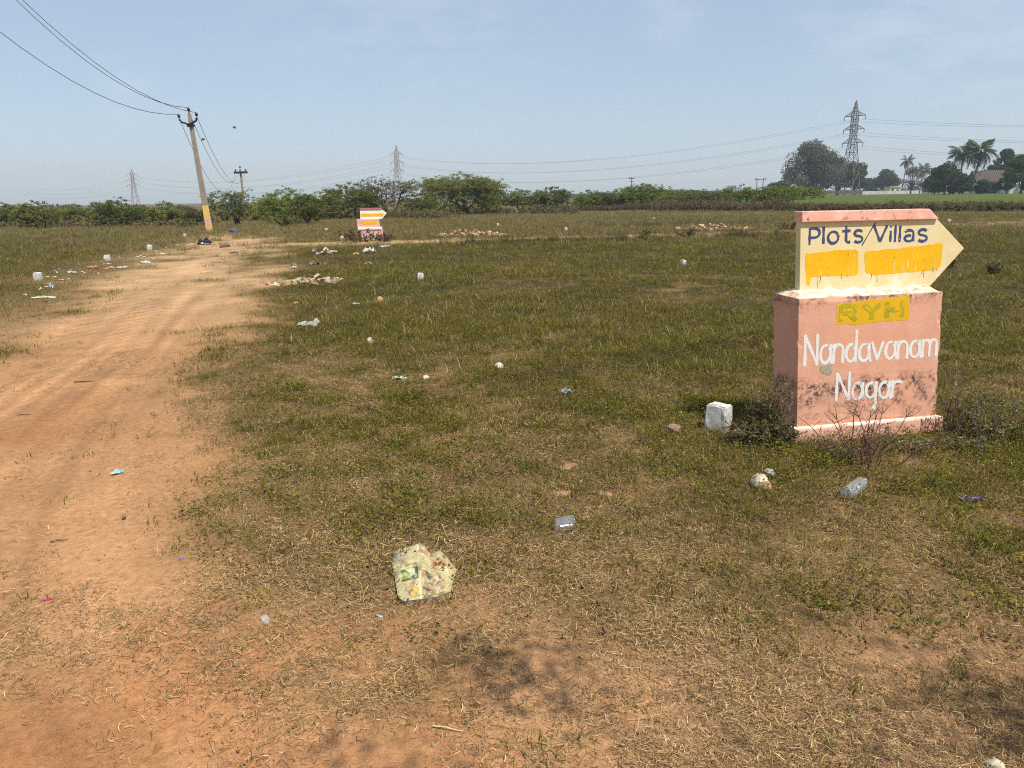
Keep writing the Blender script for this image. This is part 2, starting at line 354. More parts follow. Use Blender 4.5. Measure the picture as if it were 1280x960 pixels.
def litter(nb, spread, l0, l1, wid, cols, r, lift=0.012, tilt=0.3):
    V = []; Fq = []; Cc = []
    for i in range(nb):
        a = r.uniform(0, 6.283); rr = spread * math.sqrt(r.random()); x, y = rr * math.cos(a), rr * math.sin(a); z = r.uniform(0.001, lift)
        az = r.uniform(0, 6.283); l = r.uniform(l0, l1); t = r.gauss(0, tilt); w = wid * r.uniform(.6, 1.4); c = r.choice(cols); k = r.uniform(.75, 1.25)
        bend = r.gauss(0, .35); base = len(V); px_, py_ = x, y; pz = z
        for s in range(3):
            aa = az + bend * s; nx_, ny_ = -math.sin(aa) * w / 2, math.cos(aa) * w / 2
            V += [(px_ - nx_, py_ - ny_, max(0, pz)), (px_ + nx_, py_ + ny_, max(0.0005, pz + r.uniform(-.001, .001)))]
            Cc += [(c[0] * k, c[1] * k, c[2] * k)] * 2
            px_ += math.cos(aa) * l / 2; py_ += math.sin(aa) * l / 2; pz += math.sin(t) * l / 2
        for s in range(2): Fq.append((base + 2*s, base + 2*s + 1, base + 2*s + 3, base + 2*s + 2))
    return np.array(V), np.array(Fq), np.array(Cc)
def leaflets(nb, spread, h, size, cols, r):
    V = []; Fq = []; Cc = []
    for i in range(nb):
        a = r.uniform(0, 6.283); rr = spread * math.sqrt(r.random()); p = Vector((rr * math.cos(a), rr * math.sin(a), r.uniform(0.004, h)))
        e = Euler((r.gauss(0, .5), r.gauss(0, .5), r.uniform(0, 6.283))).to_matrix(); s = size * r.uniform(.6, 1.3); base = len(V)
        for q in ((-.5, 0), (0, -.32), (.5, 0), (0, .32)): V.append(tuple(p + e @ Vector((q[0] * s, q[1] * s, 0))))
        c = r.choice(cols); k = r.uniform(.75, 1.25); Cc += [(c[0]*k, c[1]*k, c[2]*k)] * 4; Fq.append((base, base+1, base+2, base+3))
    return np.array(V), np.array(Fq), np.array(Cc)
def proto_set(key, makers, mat):
    col = bpy.data.collections.new(key)
    for i, (v, f, c) in enumerate(makers):
        me = np_mesh(key, v, f, c); me.materials.append(mat)
        o = bpy.data.objects.new('%s_piece.%03d' % (key, i), me); col.objects.link(o)
    return col
r_ = random.Random(3)
P_meadow = proto_set('meadow', [blades(36, 0.115, 0.028, 0.085, 0.0034, 1.2, OLIVE, r_, 3, DRY + BROWN, 0.26) for _ in range(7)], M_grass)
P_short = proto_set('short', [blades(30, 0.06, 0.012, 0.042, 0.0024, 1.3, GREEN, r_, 2, DRY, 0.15) for _ in range(5)], M_grass)
P_drytuft = proto_set('dry', [blades(28, 0.065, 0.010, 0.038, 0.0018, 1.6, DRY + BROWN[:2], r_, 2, OLIVE, 0.15) for _ in range(5)], M_straw)
P_litter = proto_set('litter', [litter(52, 0.11, 0.008, 0.036, 0.0016, DRY + DRY + BROWN, r_, .008) for _ in range(8)], M_straw)
P_creep = proto_set('creep', [leaflets(34, 0.07, 0.03, 0.014, GREEN, r_) for _ in range(4)], M_grass)
P_tall = proto_set('tall', [blades(24, 0.14, 0.08, 0.26, 0.008, 0.5, OLIVE, r_, 3, DRY + BROWN, 0.35) for _ in range(5)], M_grass)
P_tan = proto_set('tan', [blades(26, 0.15, 0.06, 0.20, 0.008, 0.7, [(0.27, 0.20, 0.10), (0.20, 0.16, 0.08), (0.33, 0.25, 0.13)], r_, 3, OLIVE, 0.4) for _ in range(5)], M_grass)
P_dark = proto_set('dark', [blades(30, 0.16, 0.15, 0.40, 0.010, 0.5, [(0.06, 0.075, 0.028), (0.08, 0.09, 0.035), (0.05, 0.06, 0.025)], r_, 3, BROWN, 0.3) for _ in range(4)], M_grass)
def stone_mesh(r, k=1.0, n=1):
    bm = bmesh.new(); bmesh.ops.create_icosphere(bm, subdivisions=n, radius=1)
    for v in bm.verts: v.co = Vector((v.co.x * r.uniform(.75, 1.2), v.co.y * r.uniform(.7, 1.1), v.co.z * r.uniform(.45, .8))) * k
    me = bpy.data.meshes.new('stone'); bm.to_mesh(me); bm.free(); return me
M_clod = plain('soil_clod', (0.33, 0.19, 0.10), 0.95, 0.3, 30)
M_dkclod = plain('dark_crumb', (0.12, 0.075, 0.05), 0.95, 0.3, 30)
P_clod = bpy.data.collections.new('clods')
for i in range(5):
    me = stone_mesh(r_, 0.005); me.materials.append(M_clod if i < 4 else M_dkclod)
    P_clod.objects.link(bpy.data.objects.new('clod_piece.%03d' % i, me))

def scatter(name, coll, xy, scl, tilt=0.15, zoff=0.0, seed=0):
    r2 = np.random.default_rng(seed + 100); n_ = len(xy)
    me = bpy.data.meshes.new(name)
    v = np.stack([xy[:, 0], xy[:, 1], gz(xy[:, 0], xy[:, 1]) + zoff], 1).astype(np.float32)
    me.vertices.add(n_); me.vertices.foreach_set('co', v.ravel())
    rot = np.stack([r2.normal(0, tilt, n_), r2.normal(0, tilt, n_), r2.uniform(0, 6.283, n_)], 1).astype(np.float32)
    A = me.attributes.new('rot', 'FLOAT_VECTOR', 'POINT'); A.data.foreach_set('vector', rot.ravel())
    A = me.attributes.new('scl', 'FLOAT', 'POINT'); A.data.foreach_set('value', np.asarray(scl, dtype=np.float32))
    A = me.attributes.new('pick', 'INT', 'POINT'); A.data.foreach_set('value', r2.integers(0, len(coll.objects), n_).astype(np.int32))
    o = bpy.data.objects.new(name, me); C.objects.link(o)
    ng = bpy.data.node_groups.new(name + '_scatter', 'GeometryNodeTree')
    ng.interface.new_socket('Geometry', in_out='INPUT', socket_type='NodeSocketGeometry')
    ng.interface.new_socket('Geometry', in_out='OUTPUT', socket_type='NodeSocketGeometry')
    gi = ng.nodes.new('NodeGroupInput'); go = ng.nodes.new('NodeGroupOutput')
    ci = ng.nodes.new('GeometryNodeCollectionInfo'); ci.inputs['Collection'].default_value = coll
    ci.inputs['Separate Children'].default_value = True; ci.inputs['Reset Children'].default_value = True
    ip = ng.nodes.new('GeometryNodeInstanceOnPoints'); ip.inputs['Pick Instance'].default_value = True
    def na(nm, t):
        q = ng.nodes.new('GeometryNodeInputNamedAttribute'); q.data_type = t; q.inputs['Name'].default_value = nm; return q
    a1, a2, a3 = na('rot', 'FLOAT_VECTOR'), na('scl', 'FLOAT'), na('pick', 'INT')
    er = ng.nodes.new('FunctionNodeEulerToRotation'); K = ng.links.new
    K(gi.outputs[0], ip.inputs['Points']); K(ci.outputs[0], ip.inputs['Instance']); K(a1.outputs[0], er.inputs[0]); K(er.outputs[0], ip.inputs['Rotation'])
    K(a2.outputs[0], ip.inputs['Scale']); K(a3.outputs[0], ip.inputs['Instance Index']); K(ip.outputs[0], go.inputs[0])
    md = o.modifiers.new('scatter', 'NODES'); md.node_group = ng
    return tag(o, kind='stuff')
def sample(r0, r1, dens, half=41.0, seed=0):
    """random points of the wedge of ground in front of the viewer"""
    r2 = np.random.default_rng(seed); A = R(half) * (r1 * r1 - r0 * r0); n_ = int(A * dens)
    rr = np.sqrt(r2.uniform(r0 * r0, r1 * r1, n_)); a = r2.uniform(-R(half), R(half), n_)
    return np.stack([rr * np.sin(a), rr * np.cos(a) - 0.0], 1), r2.random(n_)
SIGN_XY = np.array([2.33, 4.80])
def keep(xy, p, u): 
    k = u < p
    # nothing grows inside the painted sign block
    c_, s_ = math.cos(0.207), math.sin(0.207); dx = xy[:, 0] - 1.823; dy = xy[:, 1] - 4.568
    lx = c_ * dx + s_ * dy; ly = -s_ * dx + c_ * dy
    k &= ~((lx > -0.05) & (lx < 1.08) & (ly > -0.05) & (ly < 0.36))
    return k
def cover(name, coll, bands, prob, s0, s1, tilt=0.15, seed=0, grow=0.0, zoff=0.0):
    PX = []; SC = []
    for i, (r0, r1, dn) in enumerate(bands):
        xy, u = sample(r0, r1, dn, seed=seed * 50 + i)
        mk = masks(xy[:, 0], xy[:, 1]); p = prob(xy[:, 0], xy[:, 1], mk)
        k = keep(xy, p, u); xy = xy[k]
        PX.append(xy); s = np.random.default_rng(seed * 7 + i).uniform(s0, s1, len(xy)) * (.72 + .56 * fbm(xy[:, 0], xy[:, 1], .8, 170 + seed, 3)) * (1 + grow * np.hypot(xy[:, 0], xy[:, 1])); SC.append(s)
    xy = np.concatenate(PX); scatter(name, coll, xy, np.concatenate(SC), tilt, zoff, seed)
    return len(xy)
nn = {}
nn['straw'] = cover('straw_litter', P_litter, [(1.2, 2.7, 1000), (2.7, 3.5, 640), (3.5, 5, 340), (5, 9, 150), (9, 16, 30)],
    lambda x, y, k: np.clip(0.92 - 0.88 * np.maximum(k[4], .62 * k[0]) * sstep(.25, .6, 1 - fbm(x, y, 1.6, 131) * .8) - 0.62 * k[1], 0.13, 1) * (1 - .62 * k[4] * sstep(.30, .52, fbm(x, y, 1.1, 135))) * (.38 + .62 * sstep(.36, .58, fbm(x, y, 1.25, 136))), 0.50, 1.0, 0.08, 1, 0.055)
nn['dry'] = cover('dry_grass', P_drytuft, [(1.2, 3.2, 230), (3.2, 6, 190), (6, 12, 70), (12, 22, 26), (22, 40, 10)],
    lambda x, y, k: np.clip(1 - 1.0 * k[0] - 0.5 * k[1], 0, 1) * (0.25 + 0.75 * sstep(.4, .6, fbm(x, y, 2.1, 137))), 0.7, 1.35, 0.2, 2, 0.05)
nn['short'] = cover('short_grass', P_short, [(1.2, 3.2, 480), (3.2, 6, 560), (6, 10, 260), (10, 18, 70), (18, 30, 20)],
    lambda x, y, k: np.clip(k[1] * 1.1 + 0.16 * sstep(.56, .66, fbm(x, y, 2.4, 139)) * (1 - k[4]), 0, 1) * (1 - .5 * k[2]), 0.7, 1.5, 0.2, 3, 0.06)
nn['creep'] = cover('creeping_weed', P_creep, [(1.6, 3.2, 160), (3.2, 6.5, 260), (6.5, 11, 70)],
    lambda x, y, k: np.clip(k[1], 0, 1) * sstep(.40, .58, fbm(x, y, 1.5, 141)), 0.7, 1.4, 0.15, 4)
nn['meadow'] = cover('meadow_grass', P_meadow, [(4.2, 7, 130), (7, 11, 120), (11, 18, 64), (18, 30, 30), (30, 48, 9)],
    lambda x, y, k: np.clip(k[2] * k[1] * 1.3 * (0.12 + .88 * sstep(.36, .56, .6 * fbm(x, y, 1.1, 143) + .4 * fbm(x, y * 1.6, .33, 144))), 0, 1), 0.75, 1.35, 0.2, 5, 0.02)
nn['tan'] = cover('tan_grass', P_tan, [(14, 24, 3), (24, 40, 12), (40, 62, 8), (62, 80, 3)],
    lambda x, y, k: np.clip((1 - k[0]) * sstep(22, 32, y) * (1 - .3 * k[1]) * (1 - sstep(-1.0, 0.5, y - bund_y(x)) * (x > 8)), 0, 1), 0.7, 1.3, 0.2, 6, 0.004)
nn['tall'] = cover('tall_field_grass', P_tall, [(9, 18, 1.6), (18, 40, 2.2), (40, 60, 2.5)],
    lambda x, y, k: np.clip(k[2] * sstep(.5, .62, fbm(x, y, .35, 147)), 0, 1) * (1 - k[0]), 0.6, 1.1, 0.2, 7)
nn['dark'] = cover('dark_green_weeds', P_dark, [(22, 40, 14), (40, 50, 6)],
    lambda x, y, k: np.clip(np.exp(-((y - (cross_y(x) - 2.6)) / 0.7) ** 2) * sstep(-3.5, -1, x) * (1 - sstep(9, 14, x)) * sstep(.3, .5, fbm(x, y, .6, 151))
                            + .8 * np.exp(-((y - 41) / 1.2) ** 2) * sstep(1, 3, x) * (1 - sstep(13, 16, x)) * sstep(.35, .5, fbm(x, y, .5, 153)), 0, 1), 0.6, 1.2, 0.2, 8)
nn['clod'] = cover('soil_crumbs', P_clod, [(1.2, 3, 620), (3, 6, 320), (6, 12, 70)],
    lambda x, y, k: np.clip(0.25 + 0.6 * k[0], 0, 1), 0.25, 1.15, 0.5, 9)
P_herb = proto_set('herb', [leaflets(70, 0.11, 0.085, 0.013, GREEN + OLIVE + BROWN[:2] + [(.24, .22, .06)], r_) for _ in range(5)], M_grass)
P_stalk = proto_set('stalk', [blades(7, 0.08, 0.05, 0.17, 0.0022, .35, BROWN + DRY[:2], r_, 3) for _ in range(5)], M_straw)
nn['herb'] = cover('low_herbs', P_herb, [(3.0, 6.2, 300), (6.2, 12, 30)],
    lambda x, y, k: np.clip(1.0 * np.exp(-(((x - 2.35) / 1.15) ** 2 + ((y - 4.15) / .48) ** 2)) + .8 * np.exp(-(((x - 3.4) / .9) ** 2 + ((y - 4.7) / .7) ** 2)) + .30 * k[1] * sstep(.5, .62, fbm(x, y, 1.1, 161)), 0, 1) * (1 - k[0]) * (.35 + .65 * sstep(.35, .55, fbm(x, y, 3.2, 163))), .6, 1.15, .2, 10)
P_bits = proto_set('bits', [litter(16, 0.09, 0.006, 0.020, 0.004, [(.06, .042, .03), (.10, .065, .04), (.045, .035, .026), (.16, .10, .055)], r_, .006, .35) for _ in range(5)], M_straw)
nn['bits'] = cover('dead_leaf_bits', P_bits, [(1.2, 3.2, 90), (3.2, 6.5, 110), (6.5, 11, 40)],
    lambda x, y, k: np.clip(1 - 1.3 * k[0], 0, 1) * sstep(.40, .60, fbm(x, y, 2.2, 173)), .6, 1.4, .12, 12, .05)
nn['stalk'] = cover('dry_stalks', P_stalk, [(2.2, 4, 30), (4, 8, 34), (8, 16, 14), (16, 30, 5)],
    lambda x, y, k: np.clip((1 - k[0]) * sstep(.45, .62, fbm(x, y, .9, 167)), 0, 1), .6, 1.2, .2, 11)
print('scatter', nn)

# ------------------------------------------------------------------ big painted direction sign
def noise_mask(n, scale, lo, hi, detail=6.0, stretch=None, off=(0, 0, 0)):
    tc = node(n, 'ShaderNodeTexCoord'); mp = node(n, 'ShaderNodeMapping'); mp.inputs['Location'].default_value = off
    if stretch: mp.inputs['Scale'].default_value = stretch
    nz = node(n, 'ShaderNodeTexNoise', i_Scale=scale, i_Detail=detail, i_Roughness=0.6)
    rp = node(n, 'ShaderNodeMapRange'); rp.inputs[1].default_value = lo; rp.inputs[2].default_value = hi
    n.links.new(tc.outputs['Object'], mp.inputs[0]); n.links.new(mp.outputs[0], nz.inputs['Vector']); n.links.new(nz.outputs[0], rp.inputs[0])
    return rp.outputs[0], nz
def zband(n, pts):
    """piecewise linear mask along object z: list of (z, value)"""
    tc = node(n, 'ShaderNodeTexCoord'); sx = node(n, 'ShaderNodeSeparateXYZ'); n.links.new(tc.outputs['Object'], sx.inputs[0])
    mr = node(n, 'ShaderNodeMapRange'); z0, z1 = pts[0][0], pts[-1][0]; mr.inputs[1].default_value = z0; mr.inputs[2].default_value = z1
    cr = node(n, 'ShaderNodeValToRGB'); n.links.new(sx.outputs['Z'], mr.inputs[0]); n.links.new(mr.outputs[0], cr.inputs[0])
    el = cr.color_ramp.elements
    while len(el) < len(pts): el.new(0.5)
    for e, (z, v) in zip(el, pts): e.position = (z - z0) / (z1 - z0); e.color = (v, v, v, 1)
    return cr.outputs[0]
def mul(n, a, c):
    q = node(n, 'ShaderNodeMath', operation='MULTIPLY'); q.use_clamp = True
    n.links.new(a, q.inputs[0])
    if isinstance(c, (int, float)): q.inputs[1].default_value = c
    else: n.links.new(c, q.inputs[1])
    return q.outputs[0]
def mixc(n, fac, a, c):
    q = node(n, 'ShaderNodeMix', data_type='RGBA'); n.links.new(fac, q.inputs[0])
    for sk, v in ((6, a), (7, c)):
        if isinstance(v, tuple): q.inputs[sk].default_value = v + (1,)
        else: n.links.new(v, q.inputs[sk])
    return q.outputs[2]
def plaster(name, base, alt, layers, bump=0.35, rough=0.9):
    """painted plaster: base mottled with alt, then stains [(colour, mask builder)]"""
    m_, n, b = mat_new(name)
    f, nz = noise_mask(n, 7.0, 0.35, 0.68); col = mixc(n, f, base, alt)
    f2, nz2 = noise_mask(n, 90.0, 0.45, 0.75, 4.0)
    col = mixc(n, mul(n, f2, 0.25), col, tuple(c * 0.6 for c in base))
    for c, fn in layers: col = mixc(n, fn(n), col, c)
    n.links.new(col, b.inputs['Base Color']); b.inputs['Roughness'].default_value = rough; b.inputs['Specular IOR Level'].default_value = 0.25
    ad = node(n, 'ShaderNodeMath', operation='MULTIPLY_ADD'); ad.inputs[1].default_value = 0.35
    n.links.new(nz2.outputs[0], ad.inputs[0]); n.links.new(nz.outputs[0], ad.inputs[2])
    bp = node(n, 'ShaderNodeBump', i_Strength=bump, i_Distance=0.012); n.links.new(ad.outputs[0], bp.inputs['Height']); n.links.new(bp.outputs[0], b.inputs['Normal'])
    return m_
BLACK = (0.035, 0.03, 0.028)
M_pink = plaster('pink_plaster', (0.68, 0.335, 0.205), (0.73, 0.385, 0.265), [
    (BLACK, lambda n: mul(n, mul(n, noise_mask(n, 8, .42, .56)[0], noise_mask(n, 48, .40, .56)[0]), zband(n, [(0.10, 0.25), (0.17, .5), (0.26, .9), (0.37, 1.0), (0.43, .04), (0.80, 0.0), (0.85, .15), (0.91, 1.0), (0.96, .4)]))),
    ((0.50, 0.29, 0.21), lambda n: mul(n, noise_mask(n, 2.6, .45, .70, off=(5, 2, 1), stretch=(1.5, 1.5, .7))[0], .30)),
    ((0.62, 0.60, 0.48), lambda n: mul(n, noise_mask(n, 14, .62, .72, off=(3, 1, 2))[0], zband(n, [(0.0, .6), (0.3, .3), (0.46, .25), (0.55, 0), (1, 0.0)]))),
    ((0.80, 0.72, 0.55), lambda n: mul(n, noise_mask(n, 18, .35, .6, off=(1, 4, 2))[0], zband(n, [(0.915, 0), (0.925, .9), (0.97, 1)]))),
])
M_plinth = plaster('plinth_plaster', (0.72, 0.36, 0.27), (0.80, 0.44, 0.33), [
    ((0.40, 0.22, 0.13), lambda n: mul(n, noise_mask(n, 16, .45, .62)[0], zband(n, [(0, .9), (0.06, .5), (0.09, .1), (0.1, 0)]))),
    ((0.86, 0.74, 0.58), lambda n: mul(n, noise_mask(n, 20, .3, .55)[0], zband(n, [(0, 0), (0.078, 0), (0.092, .9), (0.11, 1)])))])
M_cream = plaster('cream_paint', (0.71, 0.57, 0.29), (0.74, 0.62, 0.36), [
    (BLACK, lambda n: mul(n, noise_mask(n, 5, .66, .72, stretch=(26, 26, 3.2))[0], zband(n, [(0.94, .75), (1.02, .6), (1.08, 0), (1.4, 0)]))),
    ((0.85, 0.82, 0.74), lambda n: mul(n, noise_mask(n, 9, .52, .66)[0], zband(n, [(0.94, .9), (0.99, .5), (1.06, .1), (1.4, .1)]))),
    (BLACK, lambda n: mul(n, noise_mask(n, 70, .70, .74)[0], 0.8))], 0.2)
M_yellow = plaster('yellow_overpaint', (0.80, 0.45, 0.008), (0.76, 0.40, 0.006), [
    ((0.86, 0.74, 0.45), lambda n: mul(n, noise_mask(n, 3.2, .66, .70, stretch=(40, 40, 2.2))[0], .8)),
    ((0.20, 0.09, 0.02), lambda n: mul(n, noise_mask(n, 48, .66, .70)[0], 0.8))], 0.2)
M_yellow2 = plaster('thin_yellow_overpaint', (0.72, 0.42, 0.01), (0.66, 0.38, 0.012), [], 0.2)
M_ghost = plaster('ghost_green', (0.48, 0.36, 0.015), (0.34, 0.30, 0.02), [((0.70, 0.42, 0.01), lambda n: noise_mask(n, 26, .53, .66)[0])], 0.2)
M_cap = plaster('cap_pink', (0.78, 0.38, 0.28), (0.84, 0.45, 0.34), [
    (BLACK, lambda n: mul(n, noise_mask(n, 30, .60, .68)[0], 0.8)), ((0.84, 0.68, 0.52), lambda n: mul(n, noise_mask(n, 9, .56, .66)[0], .5))])
M_navy = plaster('navy_lettering', (0.045, 0.06, 0.15), (0.06, 0.08, 0.18), [((0.7, 0.6, 0.4), lambda n: mul(n, noise_mask(n, 40, .66, .7)[0], .7))], 0.15)
M_slash = plaster('dark_lettering', (0.03, 0.03, 0.05), (0.04, 0.04, 0.06), [], 0.15)
M_lwhite = plaster('white_lettering', (0.70, 0.67, 0.62), (0.76, 0.73, 0.68), [
    ((0.78, 0.42, 0.34), lambda n: mul(n, noise_mask(n, 60, .60, .66)[0], .7)),
    (BLACK, lambda n: mul(n, mul(n, noise_mask(n, 14, .52, .62)[0], noise_mask(n, 70, .42, .6)[0]), zband(n, [(0.1, .7), (0.34, .7), (0.42, 0), (1, 0)])))], 0.15)

def arc(cx, cy, rx, ry, a0, a1, n=14):
    return [(cx + rx * math.cos(R(a0 + (a1 - a0) * i / n)), cy + ry * math.sin(R(a0 + (a1 - a0) * i / n))) for i in range(n + 1)]
X0 = 0.70
GLY = {   # width, strokes; baseline 0, capital height 1
 'N': (.56, [[(0,0),(.0,1)], [(.0,1),(.54,0)], [(.54,0),(.54,1)]]),
 'a': (.48, [arc(.23,.33,.22,.33,60,415), [(.46,.64),(.46,.25),(.53,.0)]]),
 'n': (.44, [[(0,0),(0,.66)], [(0,.36)] + arc(.22,.44,.21,.23,160,0) + [(.43,0)]]),
 'd': (.48, [arc(.23,.32,.22,.32,60,415), [(.46,1.12),(.46,0)]]),
 'v': (.50, [[(0,.68),(.24,.02)], [(.24,.02),(.50,.68)]]),
 'm': (.68, [[(0,0),(0,.66)], [(0,.42)] + arc(.17,.48,.16,.18,160,0) + [(.33,.02)], [(.33,.42)] + arc(.50,.48,.16,.18,160,0) + [(.66,0)]]),
 'g': (.48, [arc(.23,.35,.22,.31,60,415), [(.46,.66),(.46,-.18),(.42,-.40)], [(.44,-.36),(.30,-.42)]]),
 'r': (.42, [[(0,0),(0,.66)], [(0,.34)] + arc(.24,.38,.24,.27,165,50)]),
 'P': (.50, [[(0,0),(0,1)], [(0,.97),(.25,.97)] + arc(.25,.70,.24,.27,90,-90) + [(0,.43)]]),
 'l': (.06, [[(.02,0),(.02,1)]]),
 'o': (.56, [arc(.28,.35,.26,.34,0,360,20)]),
 't': (.42, [[(.20,.98),(.20,.2)] + arc(.33,.2,.13,.17,180,275) + [(.42,.05)], [(0,.70),(.42,.70)]]),
 's': (.46, [arc(.24,.53,.20,.17,25,240,10) + arc(.24,.17,.21,.18,75,-155,12)]),
 '/': (.30, [[(-.05,-.22),(.34,1.12)]]),
 'V': (.62, [[(0,1),(.31,.02)], [(.31,.02),(.62,1)]]),
 'i': (.06, [[(.02,0),(.02,.68)], [(.02,.88),(.02,.97)]]),
 'A': (.50, [[(.04,.58)] + arc(.25,.52,.20,.17,150,0) + [(.45,.0)], arc(.24,.19,.20,.18,60,390)]),
 'R': (.56, [[(0,0),(0,1)], [(0,.97),(.30,.97)] + arc(.30,.73,.22,.24,90,-90) + [(0,.49)], [(.26,.49),(.54,0)]]),
 'Y': (.62, [[(0,1),(.31,.48)], [(.62,1),(.31,.48)], [(.31,.48),(.31,0)]]),
 'H': (.56, [[(0,0),(0,1)], [(.55,0),(.55,1)], [(0,.5),(.55,.5)]]),
}
def ribbon(mb, pts, w, y, r, capr=True):
    P = [Vector((p[0], p[1])) for p in pts]
    fine = [P[0]]
    for a, c in zip(P[:-1], P[1:]):
        k = max(1, int((c - a).length / (w * 0.5)))
        for i in range(1, k + 1): fine.append(a.lerp(c, i / k))
    n = len(fine); vs = []; fs = []; ph = r.uniform(0, 6.28)
    for i, p in enumerate(fine):
        t = fine[min(i + 1, n - 1)] - fine[max(i - 1, 0)]; t.normalize(); q = Vector((-t.y, t.x)) * w / 2 * (r.uniform(.94, 1.06) + .16 * math.sin(ph + i * 9.0 / n))
        vs += [(p.x + q.x, y, p.y + q.y), (p.x - q.x, y, p.y - q.y)]
    for i in range(n - 1): fs.append((2*i, 2*i+1, 2*i+3, 2*i+2))
    mb.add(vs, fs)
    if capr:
        for e, o in ((0, 1), (n - 1, n - 2)):
            t = (fine[e] - fine[o]).normalized(); a0 = math.atan2(t.y, t.x); c = fine[e]; k = 6
            ring = [(c.x + math.cos(a0 - math.pi/2 + math.pi * i / k) * w / 2, y, c.y + math.sin(a0 - math.pi/2 + math.pi * i / k) * w / 2) for i in range(k + 1)]
            mb.add(ring, [tuple(range(k + 1))])
def write(word, u0, v0, u1, v1, cap_h, w, y, mat, parent, gap, name='lettering', label=None, slant=0.0, r=random.Random(5), capr=True, grow=1.0):
    """hand painted word between (u0,v0) and (u1,v1) on the face plane y"""
    tot = sum(GLY[c][0] for c in word) + gap * (len(word) - 1)
    sx = math.hypot(u1 - u0, v1 - v0) / tot; ang = math.atan2(v1 - v0, u1 - u0); mb = MB(); x = 0; k = 0
    for c in word:
        gw, st = GLY[c]; jit = r.uniform(-.015, .015); js = r.uniform(.97, 1.04) * (1 + (grow - 1) * x / tot)
        for s in st:
            pts = []
            for (a, b_) in s:
                yy = b_ * cap_h * js + jit * cap_h; xx = (x + a) * sx + slant * yy
                pts.append((u0 + xx * math.cos(ang) - yy * math.sin(ang) * 0.3, v0 + xx * math.sin(ang) + yy))
            ribbon(mb, pts, w, y - 0.00016 * (k % 6), r, capr); k += 1
        x += gw + gap
    o = mb.build(name, mat, parent)
    if label: o['label'] = label
    return o
def blob_patch(name, poly, y0, thick, mat, parent, r, rough=0.0022, label=None):
    """irregular painted patch: rough edged outline as a thin film on the face"""
    pts = []
    for (a, c) in zip(poly, poly[1:] + poly[:1]):
        k = max(2, int(math.hypot(c[0] - a[0], c[1] - a[1]) / 0.015))
        for i in range(k):
            t = i / k; pts.append((a[0] + (c[0] - a[0]) * t + r.gauss(0, rough * .5), a[1] + (c[1] - a[1]) * t + r.gauss(0, rough)))
    mb = MB(); n = len(pts)
    mb.add([(p[0], y0 - thick, p[1]) for p in pts] + [(p[0], y0, p[1]) for p in pts],
           [tuple(range(n))] + [(i, i + n, (i + 1) % n + n, (i + 1) % n) for i in range(n)])
    o = mb.build(name, mat, parent)
    if label: o['label'] = label
    return o
def frustum(mb, x0, x1, y0, y1, z0, z1, ins=0.0, top=None):
    a = [(x0,y0,z0),(x1,y0,z0),(x1,y1,z0),(x0,y1,z0),(x0+ins,y0+ins,z1),(x1-ins,y0+ins,z1),(x1-ins,y1-ins,z1),(x0+ins,y1-ins,z1)]
    f = [(3,2,1,0),(0,1,5,4),(1,2,6,5),(2,3,7,6),(3,0,4,7)]
    if top is None: f.append((4,5,6,7))
    else:
        a += [(top[0],top[2],top[4]),(top[1],top[2],top[4]),(top[1],top[3],top[4]),(top[0],top[3],top[4])]
        f += [(4,5,9,8),(5,6,10,9),(6,7,11,10),(7,4,8,11),(8,9,10,11)]
    mb.add(a, f)
def rough_block(x0, x1, y0, y1, z0, z1, name, mat, parent, cuts=22, chip=.006, topz=None, seed=0):
    """plastered block with worn, uneven edges; topz: raised inner ridge of the top (x0, x1, y0, y1, z)"""
    bm = bmesh.new(); bmesh.ops.create_cube(bm, size=1); bmesh.ops.subdivide_edges(bm, edges=list(bm.edges), cuts=cuts, use_grid_fill=True)
    for v in bm.verts:
        c = v.co; e = [abs(abs(q_) - .5) < 1e-4 for q_ in c]; on = sum(e)
        p_ = Vector((x0 + (x1 - x0) * (c.x + .5), y0 + (y1 - y0) * (c.y + .5), z0 + (z1 - z0) * (c.z + .5)))
        if e[2] and c.z > 0 and topz and on == 1:
            fx_ = min(1, min((p_.x - x0) / (topz[0] - x0), (x1 - p_.x) / max(1e-3, x1 - topz[1]), (p_.y - y0) / (topz[2] - y0), (y1 - p_.y) / (y1 - topz[3])))
            p_.z += (topz[4] - z1) * max(0, fx_) + .003 * math.sin(p_.x * 60 + p_.y * 90)
        if on >= 2:
            k = .0015 + chip * max(0, float(vnoise(np.array([p_.x * 14 + p_.z * 17 + seed]), np.array([p_.y * 13 + p_.z * 3]), 8)[0]) - .35) * 1.6
            if e[0]: p_.x -= math.copysign(k, c.x)
            if e[1]: p_.y -= math.copysign(k, c.y)
            if e[2]: p_.z -= math.copysign(k, c.z)
        v.co = p_
    me = bpy.data.meshes.new(name); bm.to_mesh(me); bm.free(); return link(name, me, mat, parent)
sgr = Matrix.Rotation(0.207, 3, 'Z')
sign = empty('direction_sign', (1.823, 4.568, 0), label='large pink plaster direction sign with a cream arrow board, lettered in navy and white', cat='sign',
             group='painted arrow signs', rot=sgr.to_euler())
SW, SD = 1.03, 0.29
ped = rough_block(0, SW, 0, SD, 0.085, 0.923, 'pedestal', M_pink, sign, 26, .008, (0.06, 1.015, 0.10, 0.20, 0.958), 3)
rough_block(-0.03, SW + 0.03, -0.03, SD + 0.03, -0.12, 0.10, 'plinth', M_plinth, sign, 26, .014, None, 9)
mb = MB(); s0, s1 = 0.12, 0.172
mb.prism([(0.081, 0.94), (1.03, 0.94), (1.28, 1.184), (1.052, 1.385), (0.081, 1.385)], s0, s1)
mb.build('arrow_board', M_cream, sign, bevel=0.004)
